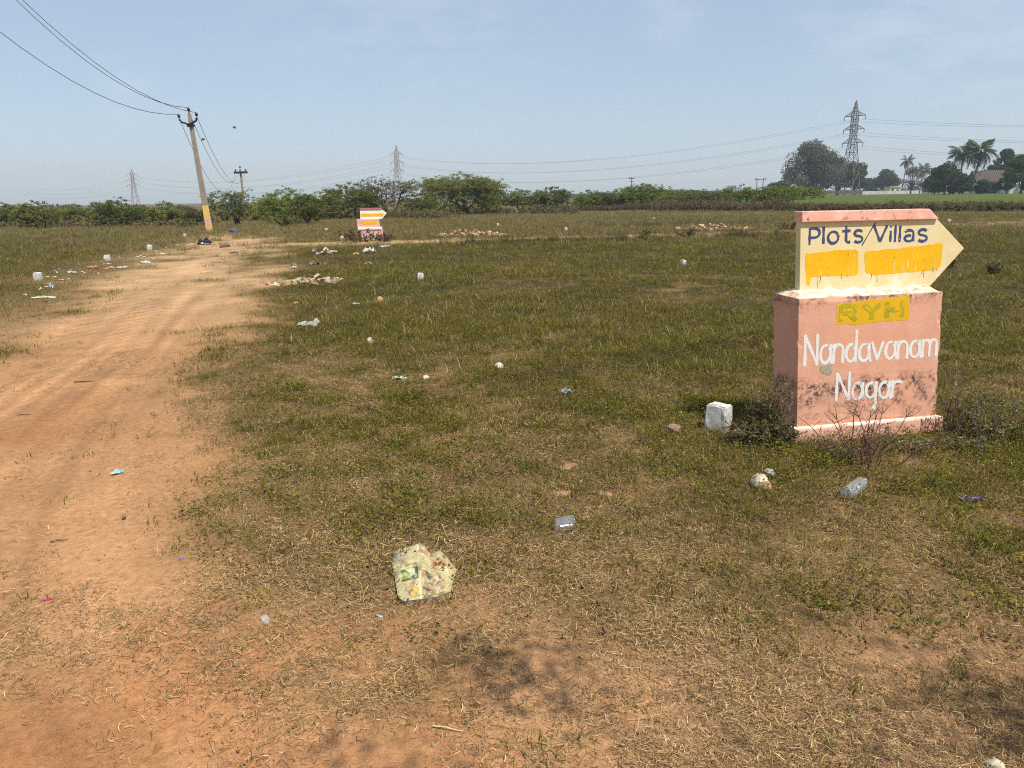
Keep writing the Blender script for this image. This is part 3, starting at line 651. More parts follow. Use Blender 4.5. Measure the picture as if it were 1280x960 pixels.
mb = MB(); mb.prism([(0.078, 1.3765), (1.058, 1.3765), (0.985, 1.442), (0.078, 1.442)], s0 - 0.022, s1 + 0.012)
mb.build('cap', M_cap, sign, bevel=0.005)
rs = random.Random(21)
ya, yb = 0.1165, 0.1160
blob_patch('paint_patch', [(0.114,1.16),(0.125,1.178),(0.42,1.183),(0.47,1.178),(0.493,1.165),(0.497,1.03),(0.485,1.013),(0.20,1.03),(0.16,1.025),(0.145,0.975),(0.13,0.985),(0.125,1.05)], s0, 0.0010, M_yellow, sign, rs)
blob_patch('paint_patch', [(0.535,1.14),(0.545,1.16),(0.80,1.162),(1.05,1.168),(1.07,1.176),(1.115,1.165),(1.108,1.03),(1.08,1.003),(0.95,1.0),(0.60,1.006),(0.55,1.03)], s0, 0.0010, M_yellow, sign, rs)
write('Plots', 0.145, 1.230, 0.520, 1.221, 0.103, 0.017, s0 - .0008, M_navy, sign, 0.17, r=rs, capr=False, label='navy lettering on the arrow board')
write('/', 0.528, 1.222, 0.60, 1.222, 0.105, 0.007, s0 - .0008, M_slash, sign, 0.1, r=rs, capr=False, name='stroke')
write('VillAs', 0.598, 1.213, 0.992, 1.193, 0.103, 0.017, s0 - .0008, M_navy, sign, 0.16, r=rs, capr=False, label='navy lettering on the arrow board')
blob_patch('paint_patch', [(0.262,0.862),(0.50,0.870),(0.77,0.872),(0.785,0.860),(0.79,0.735),(0.765,0.718),(0.60,0.724),(0.42,0.722),(0.30,0.735),(0.262,0.735)], 0, 0.0010, M_yellow2, sign, rs, 0.003, label='yellow patch brushed over older lettering')
write('RYH', 0.295, 0.752, 0.735, 0.742, 0.098, 0.030, -.0018, M_ghost, sign, 0.22, r=rs, capr=False, label='green lettering showing through the yellow')
write('Nandavanam', 0.048, 0.500, 1.005, 0.462, 0.178, 0.0205, -.0008, M_lwhite, sign, 0.12, r=rs, label='white brush lettering, upper word', grow=0.86)
write('Nagar', 0.278, 0.245, 0.755, 0.214, 0.172, 0.0205, -.0008, M_lwhite, sign, 0.12, r=rs, label='white brush lettering, lower word', grow=0.86)
drip = MB(); rd_ = random.Random(8)
for (ua, ub, vb, nn_) in ((.12, .48, 1.025, 4), (.56, 1.08, 1.005, 6)):
    for i in range(nn_):
        u = rd_.uniform(ua, ub); l = rd_.uniform(.1, 1) ** 2 * .07 + .008; ribbon(drip, [(u, vb + .012), (u + rd_.gauss(0, .004), vb - l * .5), (u + rd_.gauss(0, .006), vb - l)], rd_.uniform(.0015, .0035), s0 - .0009 - .0001 * (i % 3), rd_, False)
tag(drip.build('drip_mark', M_slash, sign), 'thin dark paint drips below the yellow patches', kind='stuff')
drip = MB()
for i in range(11):
    u = rd_.choice([rd_.uniform(.13, .48), rd_.uniform(.56, 1.08)]); v_ = rd_.uniform(1.05, 1.15); l = rd_.uniform(.03, .11)
    ribbon(drip, [(u, v_), (u + rd_.gauss(0, .002), max(1.0, v_ - l))], rd_.uniform(.002, .005), s0 - .0014 - .0001 * (i % 3), rd_, False)
tag(drip.build('drip_mark', M_cream, sign), 'pale runs of cream paint across the yellow patches', kind='stuff')
# patch of bare mortar below the first letters
blob_patch('bare_mortar', [(0.16,0.475),(0.20,0.49),(0.235,0.475),(0.245,0.43),(0.21,0.415),(0.165,0.44)], 0, 0.002, plain('mortar', (0.36, 0.31, 0.22), 0.95, 0.3, 60), sign, rs, 0.006)

# the block was built out of plumb: it leans left and back while its courses stay level
for ch in sign.children:
    flat_ = ch.name.split('.')[0] in ('lettering', 'stroke', 'paint_patch', 'drip_mark', 'bare_mortar')
    for v in ch.data.vertices:
        x_, y_, z_ = v.co
        if flat_: z_ += 0.046 * x_
        v.co = (x_ - 0.046 * z_, y_ + 0.036 * z_, z_)

# ------------------------------------------------------------------ small arrow sign down the track
SY = 30.5
p = at(462, 300); zg = float(gz(p[0], p[1]))
k = p[1] / FPX
def sxz(px, py): q = far(px, py, p[1]); return q[0] - p[0], q[2] - zg
s2 = empty('direction_sign', (p[0], p[1], zg), 0.0, 'small pink and white arrow sign beside the track, striped with plain yellow bands', 'sign', 'painted arrow signs')
M_pinkb = plain('small_sign_pink', (0.80, 0.40, 0.33), 0.9, 0.12, 4); M_wht = plain('small_sign_white', (0.86, 0.82, 0.72), 0.9, 0.06, 3)
M_yb = plain('small_sign_yellow', (0.82, 0.48, 0.008), 0.9, 0.06, 3)
x0, zb0 = sxz(449, 302); x1, _ = sxz(477.5, 300); _, z1 = sxz(462, 287); _, z2 = sxz(462, 284); _, z3 = sxz(462, 274); _, z4 = sxz(462, 262.3); _, z5 = sxz(462, 260)
mb = MB(); mb.box(x0, x1, 0, .34, -.2, z1); mb.build('base_block', M_pinkb, s2, 0.01)
mb = MB(); mb.box(x0 - .02, x1 - .02, -.03, .36, z1, z2); mb.build('ledge', M_wht, s2, 0.01)
mb = MB(); mb.box(x0 - .05, x1 - .09, .03, .31, z2, z3); mb.build('upper_block', M_pinkb, s2, 0.01)
xb0, _ = sxz(449.5, 270); xb1, _ = sxz(476.5, 270); xt, zt = sxz(482.5, 266.5)
mb = MB(); mb.prism([(xb0, z3), (xb1, z3), (xt, zt), (xb1, z4), (xb0, z4)], .12, .20); mb.build('arrow_board', M_wht, s2, 0.006)
mb = MB(); mb.prism([(xb0, z4), (xb1 + .02, z4), (xb1 - .06, z5), (xb0, z5)], .10, .22); mb.build('cap', plain('small_cap', (0.42, 0.17, 0.16), .9), s2, 0.006)
_, zy0 = sxz(462, 270.8); _, zy1 = sxz(462, 267.0); xq, _ = sxz(480, 268)
blob_patch('paint_band', [(xb0 + .03, zy1), (xq, zy1), (xb1 + .02, zy0), (xb0 + .03, zy0)], .12, .004, M_yb, s2, rs, .008)
xo0, zo0 = sxz(454.5, 281); xo1, zo1 = sxz(470, 276)
blob_patch('paint_band', [(xo0, zo0), (xo0 - .03, (zo0 + zo1) / 2), (xo0, zo1), (xo1, zo1), (xo1 + .03, (zo0 + zo1) / 2), (xo1, zo0)], .03, .004, M_yb, s2, rs, .008)
mb = MB(); xn0, zn0 = sxz(455, 293.5)
for i in range(6):
    ribbon(mb, [(xn0 + i * .085 + rs.uniform(-.01, .01), zn0 - .04), (xn0 + i * .085 + rs.uniform(-.01, .03), zn0 + rs.uniform(.07, .12))], .022, -.003 - .0004 * i, rs)
mb.build('worn_lettering', M_wht, s2)

# ------------------------------------------------------------------ utility poles and wires
def pole(name, base, top, wid0, wid1, bands, label, arms):
    B = Vector(base); T = Vector(top); ax = (T - B); Ln = ax.length; q = Vector((0, 0, 1)).rotation_difference(ax)
    root = empty(name, B, label=label, cat='utility pole', group='utility poles along the track'); root.rotation_mode = 'QUATERNION'; root.rotation_quaternion = q
    cuts = [-0.6] + [c for c, _ in bands] + [Ln]
    mats = [m_ for _, m_ in bands] + [M_conc]
    for i, mt in enumerate(mats):
        a, c = cuts[i], cuts[i + 1]; wa = wid0 + (wid1 - wid0) * max(a, 0) / Ln; wc = wid0 + (wid1 - wid0) * c / Ln
        mb = MB(); mb.add([(-wa/2,-wa/2*.75,a),(wa/2,-wa/2*.75,a),(wa/2,wa/2*.75,a),(-wa/2,wa/2*.75,a),(-wc/2,-wc/2*.75,c),(wc/2,-wc/2*.75,c),(wc/2,wc/2*.75,c),(-wc/2,wc/2*.75,c)],
            [(3,2,1,0),(4,5,6,7),(0,1,5,4),(1,2,6,5),(2,3,7,6),(3,0,4,7)])
        mb.build('shaft' if mt is M_conc else 'painted_band', mt, root)
    return root, q, B, Ln
def local(q, B, P): return q.inverted() @ (Vector(P) - B)
def insulator(q, B, P, root, s=1.0):
    l = local(q, B, P); mb = MB()
    prof = [(.0, .02), (.03, .05), (.06, .09), (.09, .06), (.12, .10), (.16, .07), (.20, .05), (.22, .02)]
    mb.tube([(l.x, l.y, l.z + z * s) for z, _ in prof], [r * s for _, r in prof], 8); mb.build('insulator', M_iron, root, smooth=True)
pb = at(262, 289); Yp = float(pb[1]); pb[2] = gz(pb[0], pb[1]); ptop = far(236.5, 142.5, Yp)
b1 = far(254.5, 255, Yp); Lp = np.linalg.norm(ptop - pb)
t_ = lambda py: Lp * (288 - py) / (288 - 142.5)
p1, q1, B1, L1 = pole('utility_pole', pb, ptop, 0.30, 0.17, [(0.0, M_conc), (t_(282), M_yel), (t_(272.5), M_pnk), (t_(255.5), M_yel)],
                      'leaning grey concrete pole with yellow and pink painted foot and V-shaped crossarm', None)
jl, jr, jm = far(225.5, 150.5, Yp), far(247.5, 148.5, Yp), far(238.3, 156, Yp)
for e in (jl, jr):
    mb = MB(); a, c = local(q1, B1, jm), local(q1, B1, e); mid = a.lerp(c, .82); mid.z -= .06; a.y -= .13; mid.y -= .13; c.y -= .13
    mb.tube([a, mid, c + Vector((0, 0, .05))], .055, 6); mb.build('crossarm', M_iron, p1)
mb = MB(); a = local(q1, B1, jm); mb.box(a.x - .16, a.x + .16, -.16, .16, a.z - .10, a.z + .02); mb.build('clamp', M_iron, p1)
tips1 = [np.array(jl) + (0, -.13, .1), np.array(ptop) + (0, 0, .12), np.array(jr) + (0, -.13, .1)]
for e in tips1: insulator(q1, B1, e, p1, 0.95)
mb = MB(); a = local(q1, B1, ptop); mb.tube([(a.x, a.y, a.z - .2), (a.x, a.y, a.z + .16)], .03, 6); mb.build('pin', M_iron, p1)
pb2 = at(307, 270.5); Y2 = float(pb2[1]); pb2[2] = 0; pt2 = far(300.2, 211.5, Y2)
p2, q2, B2, L2 = pole('utility_pole', pb2, pt2, 0.28, 0.17, [], 'plain grey concrete pole with straight T crossarm behind the thorn bushes', None)
tl, tr, tm = far(293, 215.8, Y2), far(310, 215.0, Y2), far(301, 214.5, Y2)
mb = MB(); a, c = local(q2, B2, tl), local(q2, B2, tr); mb.box(min(a.x, c.x), max(a.x, c.x), -.22, -.10, a.z - .12, a.z + .10); mb.build('crossarm', M_iron, p2)
tips2 = [np.array(tl) + (0.2, -.16, .1), np.array(pt2) + (0, 0, .1), np.array(tr) + (-.2, -.16, .1)]
for e in tips2: insulator(q2, B2, e, p2, 1.1)
def wire(pts, r_, label, group, mat=M_wire, name='overhead_wire'):
    mb = MB(); mb.tube(pts, r_, 4); o = mb.build(name, mat); return tag(o, label, 'wire', group)
lab3 = ['left strand', 'middle strand', 'right strand']
for i in range(3):                                       # span to the next pole, sagging
    A, D = tips1[i], tips2[i]; pts = []
    for s in range(15):
        t = s / 14; q = A + (D - A) * t; q[2] -= 4 * [3.0, 2.5, 2.3][i] * t * (1 - t) ; pts.append(q)
    wire(pts, .013, 'thin overhead wire sagging between the two poles, ' + lab3[i] + ' of three', 'wires between the poles')
# span towards the viewer, over the left edge of the picture
through = [[(0, 40), (110, 112)], [(20, 0), (130, 92)], [(28, 0), (135, 90)]]
ends = [np.array([-21.0, -8.0]), np.array([-20.0, -8.0]), np.array([-19.4, -8.0])]
for i in range(3):
    A = tips1[i] + np.array([0, 0, .2]); dxy = ends[i] - A[:2]
    uz = [(0.0, A[2])]
    for (px, py) in through[i]:
        d = ray(px, py); M2 = np.array([[dxy[0], -d[0]], [dxy[1], -d[1]]]); s_ = np.linalg.solve(M2, -A[:2]); uz.append((s_[0], CAMH + d[2] * s_[1]))
    co_ = np.polyfit([u for u, _ in uz], [z for _, z in uz], 2)
    pts = [(A[0] + dxy[0] * u, A[1] + dxy[1] * u, np.polyval(co_, u)) for u in np.linspace(0, .62, 22)]
    wire(pts, .014, ['lowest of the overhead wires sweeping up to the left from the leaning pole', 'inner one of the paired wires rising from the top of the leaning pole', 'outer one of the paired wires rising from the top of the leaning pole'][i], 'wires rising from the leaning pole')

# ------------------------------------------------------------------ lattice pylons
def make_pylon(H, hw0, hw1, arm, steel, thick):
    """parts of a lattice tower: body to 0.62 H tapering, then straight, arms at three levels"""
    P = {}
    def hw(z):
        t = z / H
        if t < .62: return hw0 + (hw1 - hw0) * t / .62
        if t < .86: return hw1
        return hw1 * (1 - (t - .86) / .14 * .97)
    zs = [0, .13, .25, .36, .46, .54, .62, .68, .74, .80, .86, .93, 1.0]; zs = [z * H for z in zs]
    legs = []
    for sx in (-1, 1):
        for sy in (-1, 1):
            mb = MB(); mb.tube([(sx * hw(z), sy * hw(z), z - (.5 if z == 0 else 0)) for z in zs], thick, 4); legs.append(mb)
    br = MB()
    for i in range(len(zs) - 2):
        a, c = zs[i], zs[i + 1]; ha, hc = hw(a), hw(c)
        for (p_, q_) in (((-1,-1),(1,-1)), ((1,-1),(1,1)), ((1,1),(-1,1)), ((-1,1),(-1,-1))):
            br.tube([(p_[0]*ha, p_[1]*ha, a), (q_[0]*hc, q_[1]*hc, c)], thick * .6, 3, False); br.tube([(q_[0]*ha, q_[1]*ha, a), (p_[0]*hc, p_[1]*hc, c)], thick * .6, 3, False)
            br.tube([(p_[0]*hc, p_[1]*hc, c), (q_[0]*hc, q_[1]*hc, c)], thick * .6, 3, False)
    arms = []
    for lv in (.56, .70, .84):
        for s in (-1, 1):
            mb = MB(); z = lv * H; h_ = hw(z); tip = (s * arm, 0, z)
            for y_ in (-1, 1):
                mb.tube([(s * h_, y_ * h_, z), tip], thick * .7, 4); mb.tube([(s * h_, y_ * h_, z + .045 * H), tip], thick * .55, 4)
                mb.tube([(s * (h_ + arm) / 2, y_ * h_ / 2, z), (s * h_, y_ * h_, z + .045 * H)], thick * .45, 3)
            arms.append(mb)
    ins = []
    for lv in (.56, .70, .84):
        for s in (-1, 1):
            mb = MB(); z = lv * H; mb.tube([(s * arm, 0, z), (s * arm, 0, z - .045 * H)], thick * .8, 5); ins.append(mb)
    return legs, br, arms, ins
LINE = Vector((-.70, .714, 0)).normalized()
PYL = []
def pylon(px, base_py, top_py, Y, zb, hw0, hw1, arm, steel, thick, label, rz):  # rz: direction of the arms
    q = far(px, base_py, Y); T = far(px, top_py, Y); H = T[2] - zb
    root = empty('lattice_pylon', (q[0], Y, zb), rz, label, 'pylon', 'lattice pylons of the power line')
    legs, br, arms, ins = make_pylon(H, hw0, hw1, arm, steel, thick)
    for mb in legs: mb.build('leg', steel, root)
    tag(br.build('bracing', steel, root), kind='stuff')
    for mb in arms: mb.build('crossarm', steel, root)
    for mb in ins: mb.build('insulator_string', M_iron if thick < .2 else steel, root)
    return root, H, arm
ARZ1 = R(-50)
ARZ = math.atan2(LINE.y, LINE.x) - math.pi / 2      # arms at right angles to the line
a1_ = pylon(1060, 243, 125.5, 240, 0.75, 2.7, 0.75, 3.2, M_steel, .115, 'nearest and tallest steel lattice pylon, standing beside the big round tree', ARZ1)
a2_ = pylon(498.5, 250, 181, 424, 0.2, 2.9, .9, 4.4, M_redsteel, .13, 'grey lattice pylon rising behind the half bare thorn tree and small sign', ARZ)
a3_ = pylon(170, 256, 211, 640, 0.2, 2.9, .9, 4.6, M_redsteel, .15, 'faintest and farthest lattice pylon above the thorn bushes on the far left', ARZ)
def attach(P, lv, s):
    root, H, arm = P; z_ = root.rotation_euler[2]; return np.array(root.location) + np.array([math.cos(z_) * s * arm, math.sin(z_) * s * arm, lv * H - .045 * H])
ext0 = np.array(a1_[0].location) + np.array([.70 * 250, -.714 * 250, 0]); ext3 = np.array(a3_[0].location) + np.array([-.74 * 300, .67 * 300, 0])
lvn = {.56: 'lowest', .70: 'middle', .84: 'top'}
for lv in (.56, .70, .84):
    for s in (-1, 1):
        side = 'near-side' if s > 0 else 'far-side'
        off = np.array([math.cos(ARZ) * s * 4.6, math.sin(ARZ) * s * 4.6, 0])
        for A, D, sag, wh, gp in ((attach(a1_, lv, s), attach(a2_, lv, s), 7.5, 'between the tallest pylon and the middle pylon', 'power lines, middle span'),
                              (attach(a2_, lv, s), attach(a3_, lv, s), 8.5, 'between the middle pylon and the faint far pylon', 'power lines, far span'),
                              (attach(a1_, lv, s), ext0 + off + np.array([0, 0, lv * 30 - 2]), 9.0, 'leaving the tallest pylon towards the right edge', 'power lines, right span'),
                              (attach(a3_, lv, s), ext3 + off + np.array([0, 0, lv * 30 - 2]), 8.0, 'leaving the far pylon towards the left edge', 'power lines, left span')):
            pts = []
            for i in range(15):
                t = i / 14; q = A + (D - A) * t; q[2] -= 4 * sag * t * (1 - t); pts.append(q)
            wire(pts, .022 if A[1] < 300 else .034, '%s %s power line %s' % (lvn[lv], side, wh), gp, name='power_line')

# ------------------------------------------------------------------ trees
def leaves_quads(cent, size, nrm_jit, r2, elong=1.8):
    n_ = len(cent); d = r2.normal(size=(n_, 3)); d /= np.linalg.norm(d, axis=1)[:, None]
    d[:, 2] *= nrm_jit; d /= np.linalg.norm(d, axis=1)[:, None]
    e = r2.normal(size=(n_, 3)); e -= (e * d).sum(1)[:, None] * d; e /= np.linalg.norm(e, axis=1)[:, None]
    s = size * r2.uniform(.6, 1.35, n_)[:, None]
    a = d * s * elong * .5; c = e * s * .5
    V = np.stack([cent - a, cent - c, cent + a, cent + c], 1).reshape(-1, 3)
    return V, np.arange(n_ * 4).reshape(-1, 4)
def crown_mesh(cent, size, cols, r2, clump=1.0, jit=.8, elong=1.8):
    V, Fq = leaves_quads(cent, size, jit, r2, elong)
    c = np.array(cols); pick = (vnoise(cent[:, 0] * clump + 50, cent[:, 2] * clump * 1.7 + cent[:, 1] * clump + 50, 5) * .75 + r2.uniform(0, .25, len(cent)))
    pick = np.clip(pick, 0, .999) * (len(c) - 1); i0 = pick.astype(int); t = (pick - i0)[:, None]
    col = c[i0] * (1 - t) + c[np.minimum(i0 + 1, len(c) - 1)] * t; col = col * r2.uniform(.8, 1.2, len(cent))[:, None]
    return np_mesh('crown', V, Fq, np.repeat(col, 4, axis=0))
def limb(mb, a, c, r0, r1, r, n=4, wob=.12, sides=6):
    a, c = Vector(a), Vector(c); L_ = (c - a).length; pts = [a]
    for i in range(1, n + 1):
        t = i / n; p_ = a.lerp(c, t)
        if i < n: p_ += Vector((r.gauss(0, wob), r.gauss(0, wob), r.gauss(0, wob) + .08 * math.sin(t * math.pi))) * L_ * .5
        pts.append(p_)
    mb.tube(pts, [r0 + (r1 - r0) * i / n for i in range(n + 1)], sides); return pts
def thorn_tree(x, y, w, h, label, seed, cols, group, dens=1.0, base=.06, lean=0.0, leaf=.10, bare_=0.0, name='thorn_tree', cat='tree', zb=None, flat=.72, bark=M_dkbark, depth=.75):
    """low spreading thorn tree: several stems, layered arching sprays of fine leaves"""
    r = random.Random(seed); r2 = np.random.default_rng(seed)
    z0 = float(gz(x, y)) - .05 if zb is None else zb
    root = empty(name, (x, y, z0), label=label, cat=cat, group=group)
    mb = MB(); tw = MB(); tips = []
    ns = r.randint(3, 5)
    for i in range(ns):
        az = 2 * math.pi * i / ns + r.uniform(-.5, .5); k = r.uniform(.25, .55)
        e = Vector((math.cos(az) * w * .5 * k + lean * h, math.sin(az) * w * .5 * k * depth, h * r.uniform(.45, .62)))
        pts = limb(mb, (r.uniform(-.12, .12), r.uniform(-.12, .12), -.15), e, .035 * h ** .8 * r.uniform(.8, 1.2), .014 * h, r, 4)
        for j in range(r.randint(3, 4)):
            az2 = az + r.uniform(-1.1, 1.1); k2 = r.uniform(.5, .92)
            hh = h * (1 - flat * k2 ** 2.4) * r.uniform(.72, .98)
            e2 = Vector((math.cos(az2) * w * .5 * k2 + lean * h, math.sin(az2) * w * .5 * k2 * depth, hh))
            st = pts[r.randint(2, 4)]; q = limb(mb, st, e2, .013 * h, .005 * h, r, 3, .16, 4); tips += q[1:] + [q[-1]]
    # sprays
    N = int(620 * dens * (w * h / 14) ** .75); cent = []
    for i in range(N):
        if r.random() < .55 and tips:
            s = r.choice(tips) + Vector((r.gauss(0, .09 * w), r.gauss(0, .09 * w * depth), r.gauss(0, .06 * h)))
        else:
            az = r.uniform(0, 2 * math.pi); k2 = math.sqrt(r.random()) * .92; top = h * (1 - flat * k2 ** 2.4)
            s = Vector((math.cos(az) * w * .5 * k2 + lean * h, math.sin(az) * w * .5 * k2 * depth, h * base + (top - h * base) * r.random() ** .75))
        out = Vector((s.x - lean * h, s.y, 0)); out = out.normalized() if out.length > .01 else Vector((1, 0, 0))
        a = out * r.uniform(.2, 1) + Vector((r.gauss(0, .6), r.gauss(0, .6), r.uniform(-.1, .75))); a.normalize()
        l = r.uniform(.10, .24) * (w + h) * .5 * .55; n_ = int(r.uniform(22, 36))
        t = r2.uniform(0, 1, n_); dr = r.uniform(.15, .55)
        P = np.array(s)[None] + np.array(a)[None] * (t * l)[:, None]; P[:, 2] -= dr * l * t * t
        wd = .07 * l + .06; P += r2.normal(0, 1, (n_, 3)) * np.array([wd, wd, wd * .55])
        if bare_ and r.random() < bare_ and s.z > h * .45: P = P[:4]
        cent.append(P)
        if r.random() < .25:
            e = s + a * l; tw.tube([s, s + a * l * .5 - Vector((0, 0, dr * l * .25)), e - Vector((0, 0, dr * l))], [.010, .007, .003], 3, False)
    cent = np.concatenate(cent); cent = cent[cent[:, 2] > .04 * h]
    mb.build('trunk', bark, root); tag(tw.build('twigs', bark, root), kind='stuff')
    link('crown', crown_mesh(cent, leaf, cols, r2, 1.1), M_leaf, root)
    return root
TH = [(0.11, 0.13, 0.035), (0.18, 0.20, 0.055), (0.26, 0.26, 0.075), (0.15, 0.165, 0.05)]
THD = [(0.075, 0.095, 0.028), (0.12, 0.14, 0.038), (0.19, 0.20, 0.055), (0.10, 0.12, 0.035)]
THG = [(0.085, 0.125, 0.025), (0.14, 0.19, 0.035), (0.22, 0.26, 0.05), (0.11, 0.145, 0.03)]
THB = [(0.12, 0.11, 0.055), (0.16, 0.145, 0.07), (0.11, 0.115, 0.05), (0.19, 0.17, 0.09)]
GT = 'thorn trees along the edge of the field'
TREES = [  # px centre, px width, py top, py base, palette, label, options
 (2, 62, 252, 284, THD, 'dark low thorn bush cut by the left edge of the picture', {}),
 (48, 72, 249, 286, TH, 'broad thorn bush with a dark hollow, second from the left edge', {}),
 (97, 70, 254, 281, TH, 'rounded pale green thorn bush between the hollow one and the arching one', {}),
 (150, 74, 245, 284, THD, 'dark thorn bush with arching bare twigs, under the faint far pylon', {'bare_': .15}),
 (208, 60, 251, 281, TH, 'mid green thorn bush with a dark left side, left of the leaning pole', {}),
 (240, 52, 257, 280, THB, 'low brownish thorn bush directly behind the foot of the leaning pole', {}),
 (283, 60, 237, 276, THD, 'flat topped open thorn tree with layered branches, between the two poles', {'bare_': .45, 'flat': .25, 'dens': .7}),
 (72, 70, 254, 278.5, THB, 'paler thorn bush in the back row behind the gap after the dark hollowed bush', {}),
 (124, 66, 254, 278.5, THB, 'paler thorn bush in the back row, left of the arching bush', {}),
 (180, 70, 254, 278.5, TH, 'paler thorn bush in the back row, right of the arching bush', {}),
 (224, 60, 254, 278, THB, 'paler thorn bush in the back row, just left of the leaning pole', {}),
 (20, 60, 254, 279, TH, 'paler thorn bush in the back row at the far left', {}),
 (322, 66, 246, 275, TH, 'thorn bush hiding the foot of the straight T-arm pole', {}),
 (362, 84, 233, 279, THG, 'spreading fresh green thorn tree overhanging the end of the track', {'dens': 1.1}),
 (384, 52, 240, 281, THD, 'small dark thorn tree with a clear single trunk, left of the small sign', {'base': .4}),
 (438, 86, 227, 273, THD, 'dense dark thorn tree standing behind the small sign', {'dens': 1.2}),
 (487, 84, 218, 272, THB, 'half bare grey thorn tree with upswept branches, right of the small sign', {'bare_': .7, 'dens': .8, 'flat': .3}),
 (527, 50, 238, 270, TH, 'low thorn bush in the gap left of the widest tree', {}),
 (578, 110, 216, 268, TH, 'widest and densest thorn tree, flat crowned, in the middle of the treeline', {'dens': 1.5, 'flat': .35}),
 (617, 44, 233, 266, THD, 'narrow thorn tree with brown stems on the right shoulder of the widest tree', {'base': .35}),
 (651, 50, 235, 266, TH, 'small rounded thorn tree with a forked dark trunk', {'base': .3}),
 (688, 52, 233, 266, THD, 'dark flat topped thorn tree at the right end of the tall group', {'flat': .3}),
 (738, 40, 239, 262, THG, 'small bright green bush above the dry brown scrub', {'zk': 1}),
 (768, 46, 238, 262, THB, 'dull olive bush in the scrub, beside the bright green one', {}),
 (803, 60, 231, 262, THG, 'tall bright green bush below the small distant double-arm pole', {'dens': 1.2}),
 (846, 50, 237, 262, TH, 'pale feathery bush in the scrub, left of the dark bare bush', {}),
 (868, 40, 236, 263, THD, 'blackish green bush with brown stems in the middle of the scrub', {'bare_': .2}),
 (893, 44, 240, 263, THB, 'dark half dead bush standing proud of the brown scrub', {'bare_': .4}),
 (922, 46, 232, 262, THG, 'yellow green bush with an airy twig rising from its top', {'bare_': .2}),
 (968, 52, 234, 262, THG, 'dark glossy bush just left of the cream arrow board', {'dens': 1.3}),
 (1000, 46, 232, 258, THG, 'fresh green bush directly above the cap of the large sign', {'dens': 1.1}),
]
for i, (px, pw, pt, pbse, cols, lab, op) in enumerate(TREES):
    op = dict(op); op.pop('zk', 0)
    q = at(px, pbse); d_ = min(float(q[1]), 92.0)
    if d_ < float(q[1]): q = np.array([far(px, pbse, d_)[0], d_, 0])
    zt = far(px, pt, d_)[2]; w_ = pw / FPX * d_
    thorn_tree(float(q[0]), d_, w_ * (.76 if px < 260 else 1.15 if px > 700 else .92), (zt - float(gz(q[0], d_))) * (1.08 if px > 700 else 1), lab, 300 + i, cols, GT, leaf=.042 + .0003 * d_, **op)

# dry brown scrub along the bund and behind the bushes
def scrub(px0, px1, py, h0, h1, n_, label, seed, cols):
    r2 = np.random.default_rng(seed); r = random.Random(seed); cent = []; mb = MB()
    a = at(px0, py); c = at(px1, py); root = empty('dry_hedge', a, label=label, cat='hedge', group='dry hedges along the bund')
    D = c - a; Ld = float(np.hypot(D[0], D[1]))
    for i in range(n_):
        t = r.random(); x = D[0] * t + r.gauss(0, .5); y = D[1] * t + r.gauss(0, .8); z0 = float(gz(a[0] + x, a[1] + y)) - .05
        h = r.uniform(h0, h1) * (0.65 + .7 * float(vnoise(np.array([a[0] + x]) * .35 + 40, np.array([1.5]), 3)[0]))
        e = Vector((x + r.gauss(0, .5 * h), y + r.gauss(0, .4 * h), z0 + h)); mb.tube([(x, y, z0), ((x + e.x) / 2 + r.gauss(0, .08), (y + e.y) / 2, z0 + h * .55), e], [.018, .013, .006], 3, False)
        k = int(r.uniform(16, 28)); tt = r2.uniform(.1, 1.05, k)
        P = np.stack([x + (e.x - x) * tt, y + (e.y - y) * tt, z0 + h * tt], 1) + r2.normal(0, .13, (k, 3)) * h
        cent.append(P)
    cent = np.concatenate(cent); tag(mb.build('stems', M_twig, root), kind='stuff')
    link('foliage', crown_mesh(cent, .085, cols, r2, .9, .9, 2.4), M_leaf, root)
    return root
HB = [(0.12, 0.075, 0.048), (0.19, 0.12, 0.075), (0.13, 0.11, 0.052), (0.24, 0.155, 0.095)]
HG = [(0.15, 0.11, 0.06), (0.21, 0.15, 0.085), (0.14, 0.14, 0.055), (0.17, 0.165, 0.06)]
scrub(700, 830, 263, .35, .75, 420, 'dry brown scrub at the foot of the green bushes, left stretch', 41, HB)
scrub(820, 985, 264, .4, .95, 520, 'dry reddish brown scrub between the dark bare bush and the sign', 42, HB)
scrub(985, 1120, 264.3, .4, .8, 560, 'dry brown hedge along the bund, seen above the cap of the large sign', 43, HB)
scrub(1110, 1300, 263.8, .4, .8, 760, 'dry brown hedge below the green field, right of the large sign', 44, HG)
scrub(560, 720, 267, .4, .9, 300, 'low tan brush under the widest thorn trees', 45, HG)
scrub(0, 250, 284, .2, .5, 260, 'low tan brush in front of the thorn bushes on the left', 46, HG)
scrub(380, 560, 273, .4, .8, 300, 'low tan brush behind the small sign', 47, HG)

